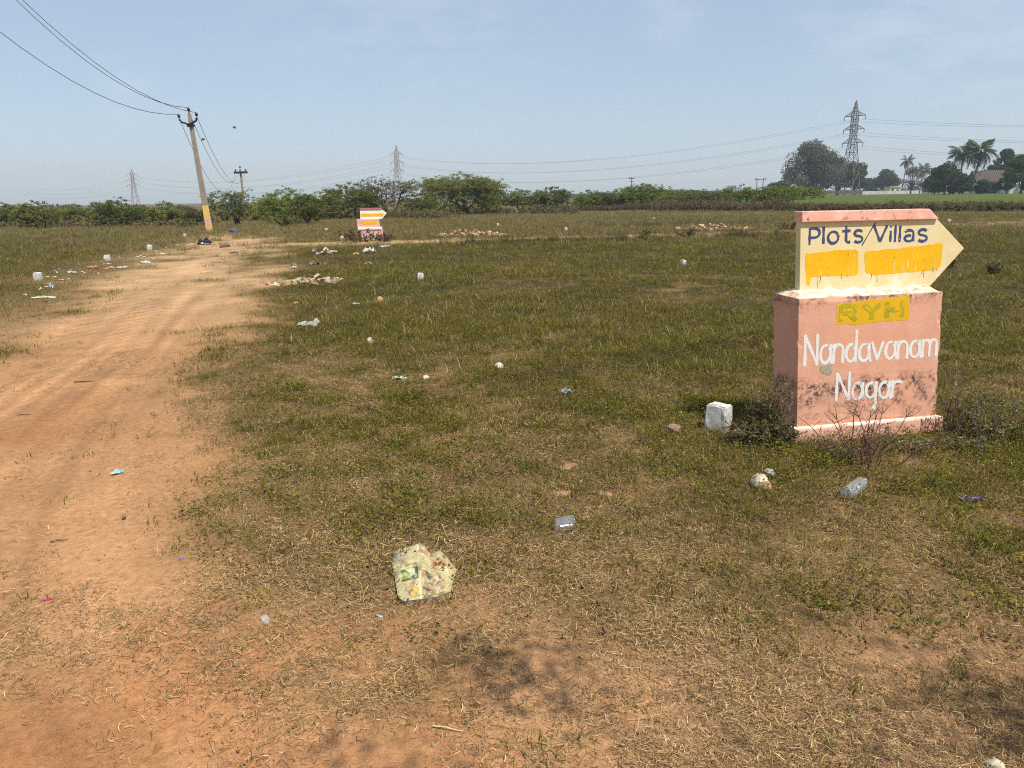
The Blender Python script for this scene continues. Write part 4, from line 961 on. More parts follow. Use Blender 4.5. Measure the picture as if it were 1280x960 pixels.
# big trees and village edge beyond the green field
def round_tree(name, px, py_top, py_base, pw, Y, zb, label, seed, cols, group=None, nl=9000, leaf=.5, depth=.8, cat='tree', lump=26, trunkfrac=.13, bark=M_dkbark, hole=.0):
    r = random.Random(seed); r2 = np.random.default_rng(seed)
    q = far(px, py_base, Y); T = far(px, py_top, Y); h = T[2] - zb; w = pw / FPX * Y
    root = empty(name, (q[0], Y, zb - .1), label=label, cat=cat, group=group); mb = MB()
    tp = (0, 0, h * trunkfrac); mb.tube([(0, 0, -.3), (r.uniform(-.1, .1) * w * .1, 0, h * trunkfrac * .5), tp], [.035 * h, .028 * h, .024 * h], 7)
    cent = []
    for i in range(lump):
        az = r.uniform(0, 2 * math.pi); u = r.random() ** .5; el = r.uniform(0, 1)
        k2 = u * math.cos(el * 1.2); zz = h * (trunkfrac * .8 + (1 - trunkfrac * .8) * (.12 + .78 * math.sin(el * math.pi / 2) * (1 - .25 * u * u)))
        c = np.array([math.cos(az) * w * .42 * k2, math.sin(az) * w * .42 * k2 * depth, min(zz, h * .93)]); rad = r.uniform(.10, .19) * min(w, h * 1.3)
        limb(mb, tp, tuple(c), .012 * h, .004 * h, r, 3, .1, 4)
        n_ = int(nl / lump); d = r2.normal(size=(n_, 3)); d /= np.linalg.norm(d, axis=1)[:, None]; rr = rad * r2.uniform(.35, 1.08, n_) ** .6
        P = c + d * rr[:, None] * np.array([1.1, 1.1, .72]); cent.append(P)
    cent = np.concatenate(cent); cent = cent[cent[:, 2] > .05 * h]
    mb.build('trunk', bark, root); link('crown', crown_mesh(cent, leaf, cols, r2, 2.2 / max(1, w * .2), .9, 1.4), M_leaf, root)
    return root
RT = [(0.075, 0.075, 0.055), (0.11, 0.11, 0.07), (0.15, 0.145, 0.095), (0.09, 0.10, 0.055)]
BL = [(0.05, 0.075, 0.045), (0.07, 0.10, 0.06), (0.10, 0.13, 0.07)]
DG = [(0.03, 0.06, 0.02), (0.05, 0.09, 0.03), (0.09, 0.14, 0.04), (0.06, 0.10, 0.03)]
OL = [(0.09, 0.10, 0.035), (0.13, 0.13, 0.045), (0.17, 0.16, 0.06)]
GV = 'trees beyond the green field'
round_tree('rain_tree', 1012, 178, 243, 78, 262, .75, 'biggest round crowned grey green tree left of the tallest pylon', 71, RT, GV, 16000, .42, lump=46)
round_tree('rain_tree', 1047, 196, 243, 56, 270, .75, 'grey brown tree crown directly behind the tallest pylon', 72, [(0.10, 0.095, 0.07), (0.14, 0.13, 0.095), (0.12, 0.115, 0.07)], GV, 9000, .42, lump=26)
round_tree('broad_tree', 1068, 199, 243, 36, 256, .75, 'olive green tree just right of the tallest pylon', 73, OL, GV, 7000, .4)
round_tree('broad_tree', 1106, 212, 242, 36, 330, .75, 'blue green tree in the haze right of the tallest pylon', 74, BL, GV, 6000, .5)
round_tree('broad_tree', 1088, 222, 242, 22, 340, .75, 'small hazy tree filling the gap beside the olive tree', 75, BL, GV, 3000, .5)
round_tree('broad_tree', 974, 224, 246, 34, 250, .75, 'pale low tree at the left foot of the biggest tree', 76, RT, GV, 4000, .4)
round_tree('bare_tree', 1138, 207, 241, 34, 260, .75, 'thin grey leafless tree below the lone small palm', 77, [(0.15, 0.13, 0.12), (0.19, 0.165, 0.145)], GV, 1500, .35)
round_tree('broad_tree', 1180, 203, 242, 44, 175, .75, 'bright leafed bushy tree left of the pair of coconut palms', 78, DG, GV, 9000, .30, trunkfrac=.12)
round_tree('broad_tree', 1203, 216, 242, 26, 170, .75, 'low dark bush under the left palm of the pair', 79, DG, GV, 4500, .28, trunkfrac=.1)
round_tree('broad_tree', 1227, 222, 242, 20, 168, .75, 'small bush in front of the tiled house', 80, DG, GV, 3000, .28, trunkfrac=.1)
round_tree('broad_tree', 1251, 184, 240, 28, 215, .75, 'dark feathery tree rising behind the tiled house', 81, [(0.06, 0.07, 0.05), (0.09, 0.10, 0.07)], GV, 3500, .4, trunkfrac=.5)
round_tree('broad_tree', 1276, 190, 242, 56, 160, .75, 'large dark green tree cut by the right edge of the picture', 82, DG, GV, 13000, .28, trunkfrac=.1)
round_tree('broad_tree', 1160, 222, 242, 24, 240, .75, 'hazy shrubby tree below the short leaning palm', 83, BL, GV, 3000, .35, trunkfrac=.1)
round_tree('broad_tree', 1236, 205, 242, 26, 205, .75, 'dark tree behind the tiled house, between palms and feathery tree', 84, DG, GV, 4500, .32, trunkfrac=.2)
round_tree('broad_tree', 1168, 214, 242, 26, 190, .75, 'dense green bush between the short leaning palm and the bright bushy tree', 85, DG, GV, 4500, .3, trunkfrac=.1)
round_tree('broad_tree', 1258, 208, 242, 26, 168, .75, 'dark green bush covering the right end of the tiled house', 86, DG, GV, 5000, .28, trunkfrac=.1)
round_tree('broad_tree', 1192, 222, 242, 30, 178, .75, 'low green bush joining the bushy tree to the pair of palms', 87, DG, GV, 4500, .28, trunkfrac=.08)
M_palmtrunk = plain('palm_trunk', (0.20, 0.17, 0.14), .9, .2, 3)
FR = [(0.045, 0.065, 0.03), (0.07, 0.095, 0.04), (0.10, 0.12, 0.055)]
def frond_mesh(L_, droop, r, leafl, nl=22):
    V = []; Fq = []; Cc = []
    def pt(t): return Vector((L_ * t * (1 - .15 * t), 0, L_ * (.45 * t - droop * t * t)))
    c = r.choice(FR)
    for i in range(8):                                # rachis
        a, b_ = pt(i / 8), pt((i + 1) / 8); w = .05 * L_ / 4 * (1 - i / 9); k = len(V)
        V += [tuple(a + Vector((0, -w, 0))), tuple(a + Vector((0, w, 0))), tuple(b_ + Vector((0, w, 0))), tuple(b_ + Vector((0, -w, 0)))]; Fq.append((k, k+1, k+2, k+3)); Cc += [(.14, .13, .06)] * 4
    for i in range(nl):
        t = .15 + .85 * i / (nl - 1); a = pt(t); ll = leafl * math.sin(math.pi * min(1, .25 + .8 * t)) * r.uniform(.8, 1.1) + .1
        for s in (-1, 1):
            e = a + Vector((ll * .55, s * ll * .8, -ll * r.uniform(.25, .75))); w = L_ * .020; k = len(V)
            V += [tuple(a - Vector((w, 0, 0))), tuple(a + Vector((w, 0, 0))), tuple(e + Vector((w * .3, 0, 0))), tuple(e - Vector((w * .3, 0, 0)))]; Fq.append((k, k+1, k+2, k+3))
            q = r.uniform(.8, 1.2); Cc += [(c[0]*q, c[1]*q, c[2]*q)] * 4
    me = np_mesh('frond', np.array(V), np.array(Fq), np.array(Cc)); me.materials.append(M_leaf); return me
rp_ = random.Random(9); FM = [frond_mesh(1.0, d, rp_, .30) for d in (.25, .5, .8, 1.1)]
def palm(px, py_top, py_base, Y, zb, fl, label, seed, lean, nf=20):
    r = random.Random(seed); q = far(px, py_base, Y); T = far(px, py_top, Y); h = (T[2] - zb) - fl * .62
    root = empty('coconut_palm', (q[0] - lean, Y, zb - .1), label=label, cat='palm', group='coconut palms')
    mb = MB(); mb.tube([(lean * t ** 1.5, 0, h * t) for t in (0, .25, .5, .75, 1)], [.22, .17, .15, .14, .13], 7); mb.build('trunk', M_palmtrunk, root)
    for i in range(nf):
        o = link('frond', FM[min(3, int(r.random() * 2 + 2.2 * (i / nf)))], None, root); el = 1.15 - 1.75 * i / nf + r.gauss(0, .1)
        o.location = (lean, 0, h); o.rotation_euler = (r.gauss(0, .15), -el + .35, i * 2.4 + r.uniform(-.3, .3)); o.scale = [fl * r.uniform(.85, 1.1)] * 3
    return root
palm(1220, 173, 240, 176, .75, 4.3, 'taller coconut palm of the pair, standing before the tiled house', 5, 1.0, 24)
palm(1197, 177, 240, 182, .75, 3.9, 'second coconut palm of the pair, left and slightly lower', 6, -.6, 22)
palm(1130, 194, 240, 280, .75, 3.2, 'lone small palm on a slim trunk, farther off in the haze', 7, .8, 18)
palm(1152, 204, 240, 262, .75, 3.6, 'short leaning palm between the lone palm and the bushy tree', 8, .8, 18)

# tiled house, yellow house and compound wall
M_tile = plain('old_roof_tiles', (0.10, 0.078, 0.068), .9, .3, 2); M_hw = plain('house_white', (0.60, 0.62, 0.62), .9, .1, 1); M_dark = plain('opening_shade', (0.03, 0.03, 0.03), .9)
q = far(1240, 238, 186); hs = empty('tiled_house', (q[0], 186, .7), -.25, 'low white walled house with old brown tiled roof among the palms', 'house')
mb = MB(); mb.box(-3.4, 4.6, 0, 6, 0, 3.6); mb.build('wall', M_hw, hs)
mb = MB(); mb.add([(-4, -1.4, 3.0), (5, -1.4, 3.0), (5, 3, 5.6), (-4, 3, 5.6), (5, 7, 3.2), (-4, 7, 3.2), (-4, -1.4, 2.85), (5, -1.4, 2.85), (5, 7, 3.05), (-4, 7, 3.05)],
                  [(0, 1, 2, 3), (3, 2, 4, 5), (0, 6, 7, 1), (4, 8, 9, 5), (0, 3, 5, 9, 6), (1, 7, 8, 4, 2)]); rf = mb.build('roof', M_tile, hs)
mb = MB()
for i in range(22):
    x = -3.9 + i * .41; mb.tube([(x, -1.42, 3.04), (x, 3, 5.64)], .05, 4)
mb.build('tile_ridges', M_tile, rf)
mb = MB(); mb.box(-2.9, 1.2, -.02, .05, 0.2, 2.5); mb.build('porch_shade_panel', M_dark, hs)  # near-black panel on the wall, painted as the shade inside the porch
for x in (-2.9, -.9, 1.2):
    mb = MB(); mb.box(x, x + .18, -1.3, -1.12, 0, 3.0); mb.build('porch_post', M_dkbark, hs)
mb = MB(); mb.box(2.4, 3.3, -.06, -.02, 1.2, 2.3); mb.build('window', M_dark, hs)
q = far(1119, 239, 300); yh = empty('yellow_house', (q[0], 300, .75), .1, 'tiny pale yellow house half hidden by hazy trees', 'house')
mb = MB(); mb.box(-2.2, 2.2, 0, 4, 0, 2.6); mb.build('wall', plain('house_yellow', (0.62, 0.56, 0.34), .9), yh)
mb = MB(); mb.box(-2.4, 2.4, -.3, 4.2, 2.6, 2.85); mb.build('roof_slab', M_hw, yh)
mb = MB(); mb.box(-1.6, -.6, -.05, -.01, .2, 2.0); mb.build('door', M_dark, yh)
mb = MB(); mb.box(.5, 1.4, -.05, -.01, .9, 1.8); mb.build('window', M_dark, yh)
a = far(1078, 241, 262); c = far(1152, 240, 285); cw = empty('compound_wall', (a[0], a[1], .7), math.atan2(c[1] - a[1], c[0] - a[0]), 'long low pale grey boundary wall right of the tallest pylon', 'wall')
Lw = float(np.hypot(c[0] - a[0], c[1] - a[1])); M_cw = plain('boundary_wall', (0.42, 0.42, 0.42), .9, .2, .5)
np_ = 8
for i in range(np_):
    mb = MB(); mb.box(i * Lw / np_ + .12, (i + 1) * Lw / np_ - .12, 0, .2, -.2, 1.25); mb.build('wall_bay', M_cw, cw)
    mb = MB(); mb.box(i * Lw / np_ - .12, i * Lw / np_ + .12, -.05, .25, -.2, 1.4); mb.build('pier', M_cw, cw)
# low distant treeline under the haze
r2 = np.random.default_rng(77); n_ = 9000; xs = r2.uniform(20, 420, n_); ys = 620 + r2.uniform(-25, 25, n_)
top = 2.2 + 5.0 * fbm(xs, ys * 0, .03, 201, 4) ** 1.2; P = np.stack([xs, ys, top * r2.uniform(0, 1, n_) ** .7], 1)
tag(link('distant_treeline', crown_mesh(P, 1.6, BL, r2, .05, .9, 1.2), M_leaf), kind='stuff')
# small poles far off
def small_pole(px, py_top, py_base, Y, label, arms, xoff=(0,)):
    q = far(px, py_base, Y); T = far(px, py_top, Y); zb = 0.2; h = T[2] - zb; root = empty('distant_pole', (q[0], Y, zb), label=label, cat='utility pole')
    for x in xoff:
        mb = MB(); mb.tube([(x, 0, -.3), (x, 0, h)], [.16, .11], 6); mb.build('shaft', M_conc, root)
    for z, hw_ in arms:
        mb = MB(); mb.box(min(xoff) - hw_, max(xoff) + hw_, -.2, -.13, h * z - .08, h * z + .08); mb.build('crossarm', M_iron, root)
    for x in (min(xoff) - arms[0][1] * .8, max(xoff) + arms[0][1] * .8):
        mb = MB(); mb.tube([(x, -.16, h * arms[0][0] + .08), (x, -.16, h * arms[0][0] + .35)], [.07, .10], 6); mb.build('insulator', M_iron, root)
small_pole(789, 221, 246, 220, 'small distant pole with double crossarm above the bright green bush', [(.93, .8), (.80, .5)])
small_pole(949, 223, 246, 200, 'distant twin pole frame beside the biggest tree', [(.96, .7), (.55, .1)], (-.8, .8))

# shade tree standing behind the viewer; only its wispy shadow reaches the picture
def shade_point(px, py, h):
    g = at(px, py); k = h / math.tan(SUN_EL); return Vector((g[0] + math.cos(SUN_AZ) * k, g[1] + math.sin(SUN_AZ) * k, h))
st = empty('shade_tree', (5.3, -3.2, 0), label='spindly thorn tree behind the viewer throwing wispy shade on the near ground', cat='tree')
rt = random.Random(31); r2 = np.random.default_rng(31); mb = MB(); fork = Vector((0, 0, 2.6))
mb.tube([(0, 0, -.2), (.1, .05, 1.3), fork], [.11, .08, .06], 8); O_ = Vector((5.3, -3.2, 0)); cent = []
SP = [((640, 838), 3.9, .12, 62, .08), ((600, 815), 3.9, .08, 10, .05), ((690, 865), 3.8, .09, 14, .05), ((1268, 900), 4.4, .17, 110, .08), ((1215, 868), 4.3, .14, 34, .05), ((1130, 812), 4.2, .14, 14, .04), ((1050, 775), 4.0, .12, 9, .04),
      ((470, 940), 4.4, .14, 18, .05), ((1060, 945), 4.4, .16, 14, .04)]
for (pp, h, sx_, n_, sy_) in SP:
    c = shade_point(pp[0], pp[1], h) - O_
    limb(mb, fork, tuple(c), .014, .002, rt, 5, .03, 4)
    cent.append(np.array(c)[None] + r2.normal(0, 1, (int(n_ * 3.2), 3)) * np.array([sx_ * 1.15, sy_ * 1.15, .08]))
mb.build('trunk', M_bark, st); link('crown', crown_mesh(np.concatenate(cent), .024, TH, r2, 2, .6, 2.2), M_leaf, st)

# ------------------------------------------------------------------ marker stones, rubbish and stones
M_stonep = plaster('marker_paint', (0.60, 0.58, 0.51), (0.50, 0.51, 0.49), [
    ((0.42, 0.40, 0.34), lambda n: mul(n, noise_mask(n, 26, .52, .60)[0], .8)), ((0.12, 0.10, 0.07), lambda n: mul(n, noise_mask(n, 50, .62, .68)[0], .8)),
    ((0.25, 0.2, 0.13), lambda n: mul(n, noise_mask(n, 20, .3, .6)[0], zband(n, [(0, 1), (.05, .6), (.10, 0), (.3, 0)])))], 0.5)
def marker_mesh(seed):
    r = random.Random(seed); bm = bmesh.new(); bmesh.ops.create_cube(bm, size=1)
    bmesh.ops.subdivide_edges(bm, edges=list(bm.edges), cuts=3, use_grid_fill=True)
    for v in bm.verts:
        t = v.co.z + .5; k = 1 - .10 * t; v.co.x *= .20 * k; v.co.y *= .20 * k; v.co.z = t * .29 - .06
        v.co += Vector((r.gauss(0, .0025), r.gauss(0, .0025), r.gauss(0, .0025)))
    bmesh.ops.bevel(bm, geom=[e for e in bm.edges if len(e.link_faces) == 2 and e.calc_face_angle(0) > .8], offset=.012, segments=2, affect='EDGES')
    me = bpy.data.meshes.new('marker_stone'); bm.to_mesh(me); bm.free(); me.materials.append(M_stonep); return me
MK = [marker_mesh(i) for i in range(3)]
GM = 'white plot marker stones'
MARK = [ # px, base py, scale, yaw, tilt, label
 (897, 536, 0.76, .95, .05, 'white painted plot marker stone beside the dark weeds left of the large sign'),
 (48, 350, 1.05, .1, .06, 'white plot marker stone standing alone near the left edge of the picture'),
 (135, 326, 1.0, .2, -.08, 'white plot marker stone above the rubbish strip, second from the left'),
 (187, 313, 1.15, .3, .12, 'leaning white plot marker stone on the left verge, third from the left'),
 (231, 297, 1.0, .2, .1, 'small white plot marker stone close to the leaning pole'),
 (525, 348.5, 0.85, .3, .1, 'white plot marker stone alone in the grass below the small sign'),
 (853, 333, 0.8, .5, .15, 'white plot marker stone in the grass between the rubble and the large sign'),
 (408, 290, 1.0, .3, .1, 'white plot marker stone in the tan grass left of the small sign'),
 (622, 283, 1.0, .3, .1, 'white plot marker stone in the far grass right of the brick rubble'),
 (707, 288, 1.0, .3, .1, 'white plot marker stone beside the far cross track'),
 (817, 275, 1.1, .3, .1, 'white plot marker stone before the brown scrub'),
 (1185, 279, 1.1, .3, .1, 'white plot marker stone seen just beyond the tip of the arrow board'),
 (427, 300, 1.1, .3, .25, 'tilted white plot marker stone among the litter and weeds left of the small sign'),
]
for i, (px, py, s_, yw, tl_, lab) in enumerate(MARK):
    q = at(px, py); o = link('marker_stone', MK[i % 3]); o.location = (q[0], q[1], float(gz(q[0], q[1]))); o.scale = (s_ * (1 if i == 0 else .70),) * 3
    o.rotation_euler = (tl_ * .5, tl_, yw); tag(o, lab, 'marker stone', GM)

def rock(px, py, size, mat, label, cat='stone', group=None, seed=0, sub=2, name='stone', sx=(1, 1, 1)):
    r = random.Random(seed + 900); bm = bmesh.new(); bmesh.ops.create_icosphere(bm, subdivisions=sub, radius=.5)
    ax = [Vector((r.gauss(0, 1), r.gauss(0, 1), r.gauss(0, 1))).normalized() for _ in range(7)]; cut = [r.uniform(.30, .44) for _ in ax]
    for v in bm.verts:
        for a_, c_ in zip(ax, cut):
            d_ = v.co.dot(a_)
            if d_ > c_: v.co -= a_ * (d_ - c_)
        v.co += Vector((r.gauss(0, .012), r.gauss(0, .012), r.gauss(0, .012)))
        v.co = Vector((v.co.x * sx[0], v.co.y * sx[1], v.co.z * sx[2])) * size
    me = bpy.data.meshes.new(name); bm.to_mesh(me); bm.free(); q = at(px, py)
    o = link(name, me, mat); o.location = (q[0], q[1], float(gz(q[0], q[1])) + size * (.22 if sx[2] > .3 else .02) * sx[2]); o.rotation_euler = (0, 0, r.uniform(0, 6)); return tag(o, label, cat, group)
M_lime = plain('limewashed_stone', (0.52, 0.45, 0.33), .9, .25, 30, .6); M_brick = plain('broken_brick', (0.40, 0.20, 0.12), .95, .3, 30, .6)
M_brown = plain('brown_stone', (0.28, 0.18, 0.12), .95, .3, 25, .6); M_grey = plain('grey_stone', (0.36, 0.34, 0.31), .95, .25, 25, .6)
M_ochre = plain('ochre_stone', (0.46, 0.28, 0.12), .95, .25, 25, .6)
M_ochre2 = plain('dusty_ochre', (0.34, 0.19, 0.09), .95, .35, 40, .6)
rock(950, 608, .125, M_lime, 'pale limewashed stone lump in front of the large sign, left of the bottle', seed=1, sx=(1.1, .9, .8))
rock(962, 596, .07, M_grey, 'small grey stone behind the pale limewashed lump', seed=2)
rock(958, 611, .09, M_brick, 'reddish broken brick leaning on the pale limewashed lump', 'brick', seed=3, sx=(1.2, .8, .7), name='broken_brick')
rock(842, 540, .105, M_brown, 'rounded brown stone in the grass left of the near white marker', seed=4, sx=(1.1, 1, .8))
rock(920, 558, .05, M_ochre, 'small ochre stone at the foot of the dark weeds', seed=5)
rock(712, 584, .11, M_ochre2, 'flat ochre stone in the grass, upper of the pair above the clear cup', seed=6, sx=(1.3, .7, .22))
rock(704, 617, .11, M_ochre2, 'flat sandy stone in the grass, lower of the pair above the clear cup', seed=7, sx=(1.2, .8, .2))
rock(755, 618, .10, M_ochre2, 'flat reddish brick lump right of the sandy stone', 'brick', seed=8, sx=(1.2, .8, .2), name='broken_brick')
rock(332, 774, .06, M_grey, 'flat grey stone on the bare soil left of the newspaper', seed=9, sx=(1.2, .6, .3))
rock(463, 428, .09, M_lime, 'small white stone in the grass at mid distance', seed=10)
rock(533, 474, .09, M_lime, 'pale stone lump in the grass beside the pale green bag', seed=11, sx=(1.2, .8, .6))
rock(624, 466, .085, M_lime, 'small white stone on the end of the low ridge', seed=12)
rock(598, 546, .10, M_brown, 'flat pinkish stone chips in the open grass', seed=13, sx=(1.5, .7, .25))
rock(475, 376, .11, M_ochre, 'small yellowish stone right of the builders rubble', seed=14)
rock(281, 310, .42, M_dkclod, 'dark clod lying on the pale part of the track', 'clod', seed=15, sx=(1.6, .6, .35), name='soil_clod')
rock(293, 317, .22, M_dkclod, 'second smaller dark clod on the track', 'clod', seed=16, sx=(1.4, .8, .4), name='soil_clod')
rock(155, 648, .022, M_dkclod, 'tiny black pebble on the near track', 'pebble', seed=17, name='pebble')
rock(266, 455, .055, M_dkclod, 'small dark clod at the right edge of the track', 'clod', seed=18, name='soil_clod')
rock(1244, 957, .05, M_lime, 'white pebble at the bottom edge of the picture', 'pebble', seed=19, name='pebble', sx=(1, .8, .6))

# plastic and paper litter
def film_mat(name, col, rough=.35, alpha=1.0, spec=.5):
    m_, n, b = mat_new(name); b.inputs['Base Color'].default_value = tuple(col) + (1,); b.inputs['Roughness'].default_value = rough; b.inputs['Specular IOR Level'].default_value = spec
    b.inputs['Alpha'].default_value = alpha; return m_
def crumple(name, px, py, sx, sy, sz, mat, label, cat, group=None, seed=0, nseg=9, rz=0.0, lift=.004):
    """crumpled film or scrap: a folded, faceted sheet with irregular outline"""
    r2 = np.random.default_rng(seed + 500); g = np.linspace(-.5, .5, nseg); Xx, Yy = np.meshgrid(g, g); x, y = Xx.ravel(), Yy.ravel()
    z = np.abs(fbm(x + seed, y, 3.0, seed, 3) - .5) * 2.2 * (1 - 1.2 * (x * x + y * y)) + r2.uniform(0, .10, len(x))
    k = 1 - .30 * fbm(x * 2 + seed, y * 2, 2.0, seed + 1, 2) - .25 * np.clip(np.hypot(x, y) - .5, 0, 1)
    V = np.stack([x * sx * k + r2.normal(0, .02, len(x)) * sx, y * sy * k + r2.normal(0, .02, len(x)) * sy, z * sz], 1)
    i = np.arange(nseg * nseg).reshape(nseg, nseg); Fq = np.stack([i[:-1, :-1], i[:-1, 1:], i[1:, 1:], i[1:, :-1]], -1).reshape(-1, 4)
    me = np_mesh(name, V, Fq); q = at(px, py); o = link(name, me, mat); o.location = (q[0], q[1], float(gz(q[0], q[1])) + lift); o.rotation_euler = (0, 0, rz)
    s = o.modifiers.new('thick', 'SOLIDIFY'); s.thickness = .0012; return tag(o, label, cat, group)
M_teal = film_mat('teal_film', (0.06, 0.42, 0.40)); M_pale = film_mat('pale_film', (0.38, 0.42, 0.40), .4); M_purple = film_mat('purple_film', (0.10, 0.04, 0.20), .4)
M_magenta = film_mat('magenta_film', (0.50, 0.03, 0.12), .4); M_blue = film_mat('blue_film', (0.05, 0.10, 0.42), .4); M_greenb = film_mat('pale_green_film', (0.45, 0.58, 0.44), .4)
M_black = film_mat('black_film', (0.012, 0.012, 0.016), .3); M_orange = film_mat('orange_scrap', (0.52, 0.27, 0.09), .8); M_redsc = film_mat('red_scrap', (0.42, 0.17, 0.11), .8)
M_paper = film_mat('white_scrap', (0.46, 0.44, 0.39), .85); M_cloth = film_mat('grey_cloth', (0.36, 0.38, 0.33), .9); M_greyblue = film_mat('greyblue_film', (0.30, 0.36, 0.45), .25)
# teal sachet: body with printed end
o = crumple('plastic_sachet', 147, 592, .075, .042, .028, M_pale, 'crumpled pale and teal plastic sachet lying on the near track', 'sachet', seed=3, rz=.5)
me = o.data; me.materials.append(M_teal)
for p_ in me.polygons:
    c = p_.center
    if c.x > .012 or c.y > .014: p_.material_index = 1
crumple('plastic_scrap', 60, 750, .05, .014, .010, M_magenta, 'small magenta scrap on the bare soil at the left', 'scrap', seed=5, rz=.1, nseg=6)
crumple('plastic_scrap', 358, 787, .016, .014, .008, M_redsc, 'tiny red scrap on the soil below the grey stone', 'scrap', seed=6, nseg=5)
crumple('plastic_scrap', 226, 700, .022, .018, .008, M_blue, 'tiny blue scrap on the soil, left of the newspaper', 'scrap', seed=7, nseg=5)
crumple('plastic_scrap', 475, 772, .035, .016, .010, M_pale, 'thin pale blue strip on the ground below the newspaper', 'scrap', seed=8, nseg=6, rz=2.4)
crumple('plastic_wrapper', 1216, 626, .15, .05, .035, M_purple, 'shiny purple wrapper in the grass right of the clear bottle', 'wrapper', seed=9)
crumple('plastic_bag', 708, 491, .10, .09, .085, M_greyblue, 'crumpled silvery blue bag in the open grass left of the near marker', 'bag', seed=10, nseg=11)
crumple('plastic_bag', 500, 474, .17, .10, .05, M_greenb, 'flat pale green bag in the grass near the low ridge', 'bag', seed=11)
crumple('cloth_rag', 386, 408, .30, .22, .14, M_cloth, 'crumpled grey green rag at the verge of the track', 'rag', seed=12)
crumple('plastic_bag', 256, 305.5, .62, .45, .42, M_black, 'black rubbish bag at the left verge by the leaning pole', 'bag', seed=13, nseg=10)
crumple('plastic_bag', 293, 291, .5, .4, .28, M_blue, 'bright blue bag where the track ends', 'bag', seed=14)
crumple('plastic_bag', 462, 317, .42, .3, .34, M_paper, 'white bag sitting in the grass below the small sign', 'bag', seed=15)
crumple('plastic_bag', 481, 311, .4, .2, .16, M_paper, 'flat pinkish white scrap right of the white bag below the small sign', 'scrap', seed=16)
crumple('plastic_scrap', 445, 319, .22, .15, .12, M_ochre, 'cream scrap left of the white bag below the small sign', 'scrap', seed=17)
crumple('plastic_scrap', 461, 330, .24, .14, .09, M_pale, 'white scrap with a dark shadow, lowest below the small sign', 'scrap', seed=18)
crumple('plastic_scrap', 367, 335, .18, .13, .10, M_paper, 'small white scrap near the right edge of the track', 'scrap', seed=19)
crumple('plastic_bottle', 65, 362, .1, .1, .2, M_pale, 'upright pale scrap of plastic at the left verge below the lone marker', 'scrap', seed=20).name = 'plastic_scrap'
crumple('plastic_sheet', 55, 372, .5, .14, .05, M_greenb, 'long pale blue green strip of plastic on the left verge', 'plastic sheet', seed=21)
crumple('plastic_sheet', 182, 329, .38, .2, .09, M_pale, 'crumpled pale sheet at the left verge, below the leaning marker', 'plastic sheet', seed=22)
crumple('plastic_sheet', 152, 335, .36, .2, .09, M_pale, 'whitish sheet beside the orange scrap on the left verge', 'plastic sheet', seed=23)
crumple('plastic_scrap', 138, 336, .32, .14, .06, M_orange, 'orange scrap in the rubbish strip on the left verge', 'scrap', seed=24)
crumple('plastic_scrap', 116, 335, .32, .2, .12, M_redsc, 'reddish lump in the rubbish strip, left of the orange scrap', 'scrap', seed=25)
crumple('plastic_scrap', 91, 341, .22, .12, .1, M_paper, 'white scrap at the left end of the rubbish strip', 'scrap', seed=26)
GL = 'small pale scraps along the left verge'; GL2 = 'small white scraps across the field'
rl = random.Random(77); mats_ = [M_paper, M_pale, M_paper, M_lime, M_greenb]
for i in range(46):
    t = rl.random(); px = 20 + 235 * t + rl.gauss(0, 5); py = 366 - 60 * t ** .8 + rl.gauss(0, 7 * (1 - .6 * t)) - (5 if t < .3 else 0)
    k = (py - 250) / 110
    crumple('litter_scrap', px, py, rl.uniform(.05, .15) * (1.5 - .7 * k), rl.uniform(.04, .09), rl.uniform(.03, .07), rl.choice(mats_), 'small pale scrap of litter lying on the left verge of the track', 'litter', GL, seed=200 + i, nseg=5, rz=rl.uniform(0, 6))
for i, (px, py) in enumerate([(580, 293), (657, 278), (724, 276), (762, 284), (800, 268), (803, 271), (868, 300), (910, 267), (930, 288), (1000, 282), (1050, 270), (655, 294), (700, 291), (690, 266), (445, 380), (370, 380), (850, 300), (1240, 268), (1130, 262), (552, 270), (395, 330), (190, 293), (165, 286), (262, 290)]):
    s_ = rl.uniform(.09, .22); crumple('litter_scrap', px, py, s_, s_ * .7, s_ * .45, rl.choice([M_paper, M_lime, M_paper, M_ochre]), 'small pale scrap lying far out in the grass', 'litter', GL2, seed=300 + i, nseg=5, rz=rl.uniform(0, 6))
# broken tiles and builders rubble
def rubble(name, px, py, w, d, h, n_, mats, label, seed, size=(.06, .16)):
    q = at(px, py); root = empty(name, (q[0], q[1], float(gz(q[0], q[1]))), label=label, cat='rubble heap'); r = random.Random(seed); shared = []
    for i in range(6):
        bm = bmesh.new(); bmesh.ops.create_cube(bm, size=1)
        for v in bm.verts: v.co += Vector((r.uniform(-.18, .18), r.uniform(-.18, .18), r.uniform(-.15, .15)))
        me = bpy.data.meshes.new('rubble_lump'); bm.to_mesh(me); bm.free(); me.materials.append(mats[i % len(mats)]); shared.append(me)
    for i in range(n_):
        a, k = r.uniform(0, 6.283), math.sqrt(r.random()); x, y = math.cos(a) * k * w / 2, math.sin(a) * k * d / 2
        o = link('brick' if 'brick' in label else 'lump', r.choice(shared), None, root); s = r.uniform(*size); z = h * max(0, 1 - k) * r.uniform(.2, 1) + s * .15 + float(gz(q[0] + x, q[1] + y)) - float(gz(q[0], q[1]))
        o.location = (x, y, z); o.rotation_euler = (r.gauss(0, .4), r.gauss(0, .4), r.uniform(0, 6)); o.scale = (s * r.uniform(.8, 1.7), s * r.uniform(.6, 1), s * r.uniform(.35, .6))
M_dust = plain('pale_brick', (0.52, 0.34, 0.23), .95, .25, 5)
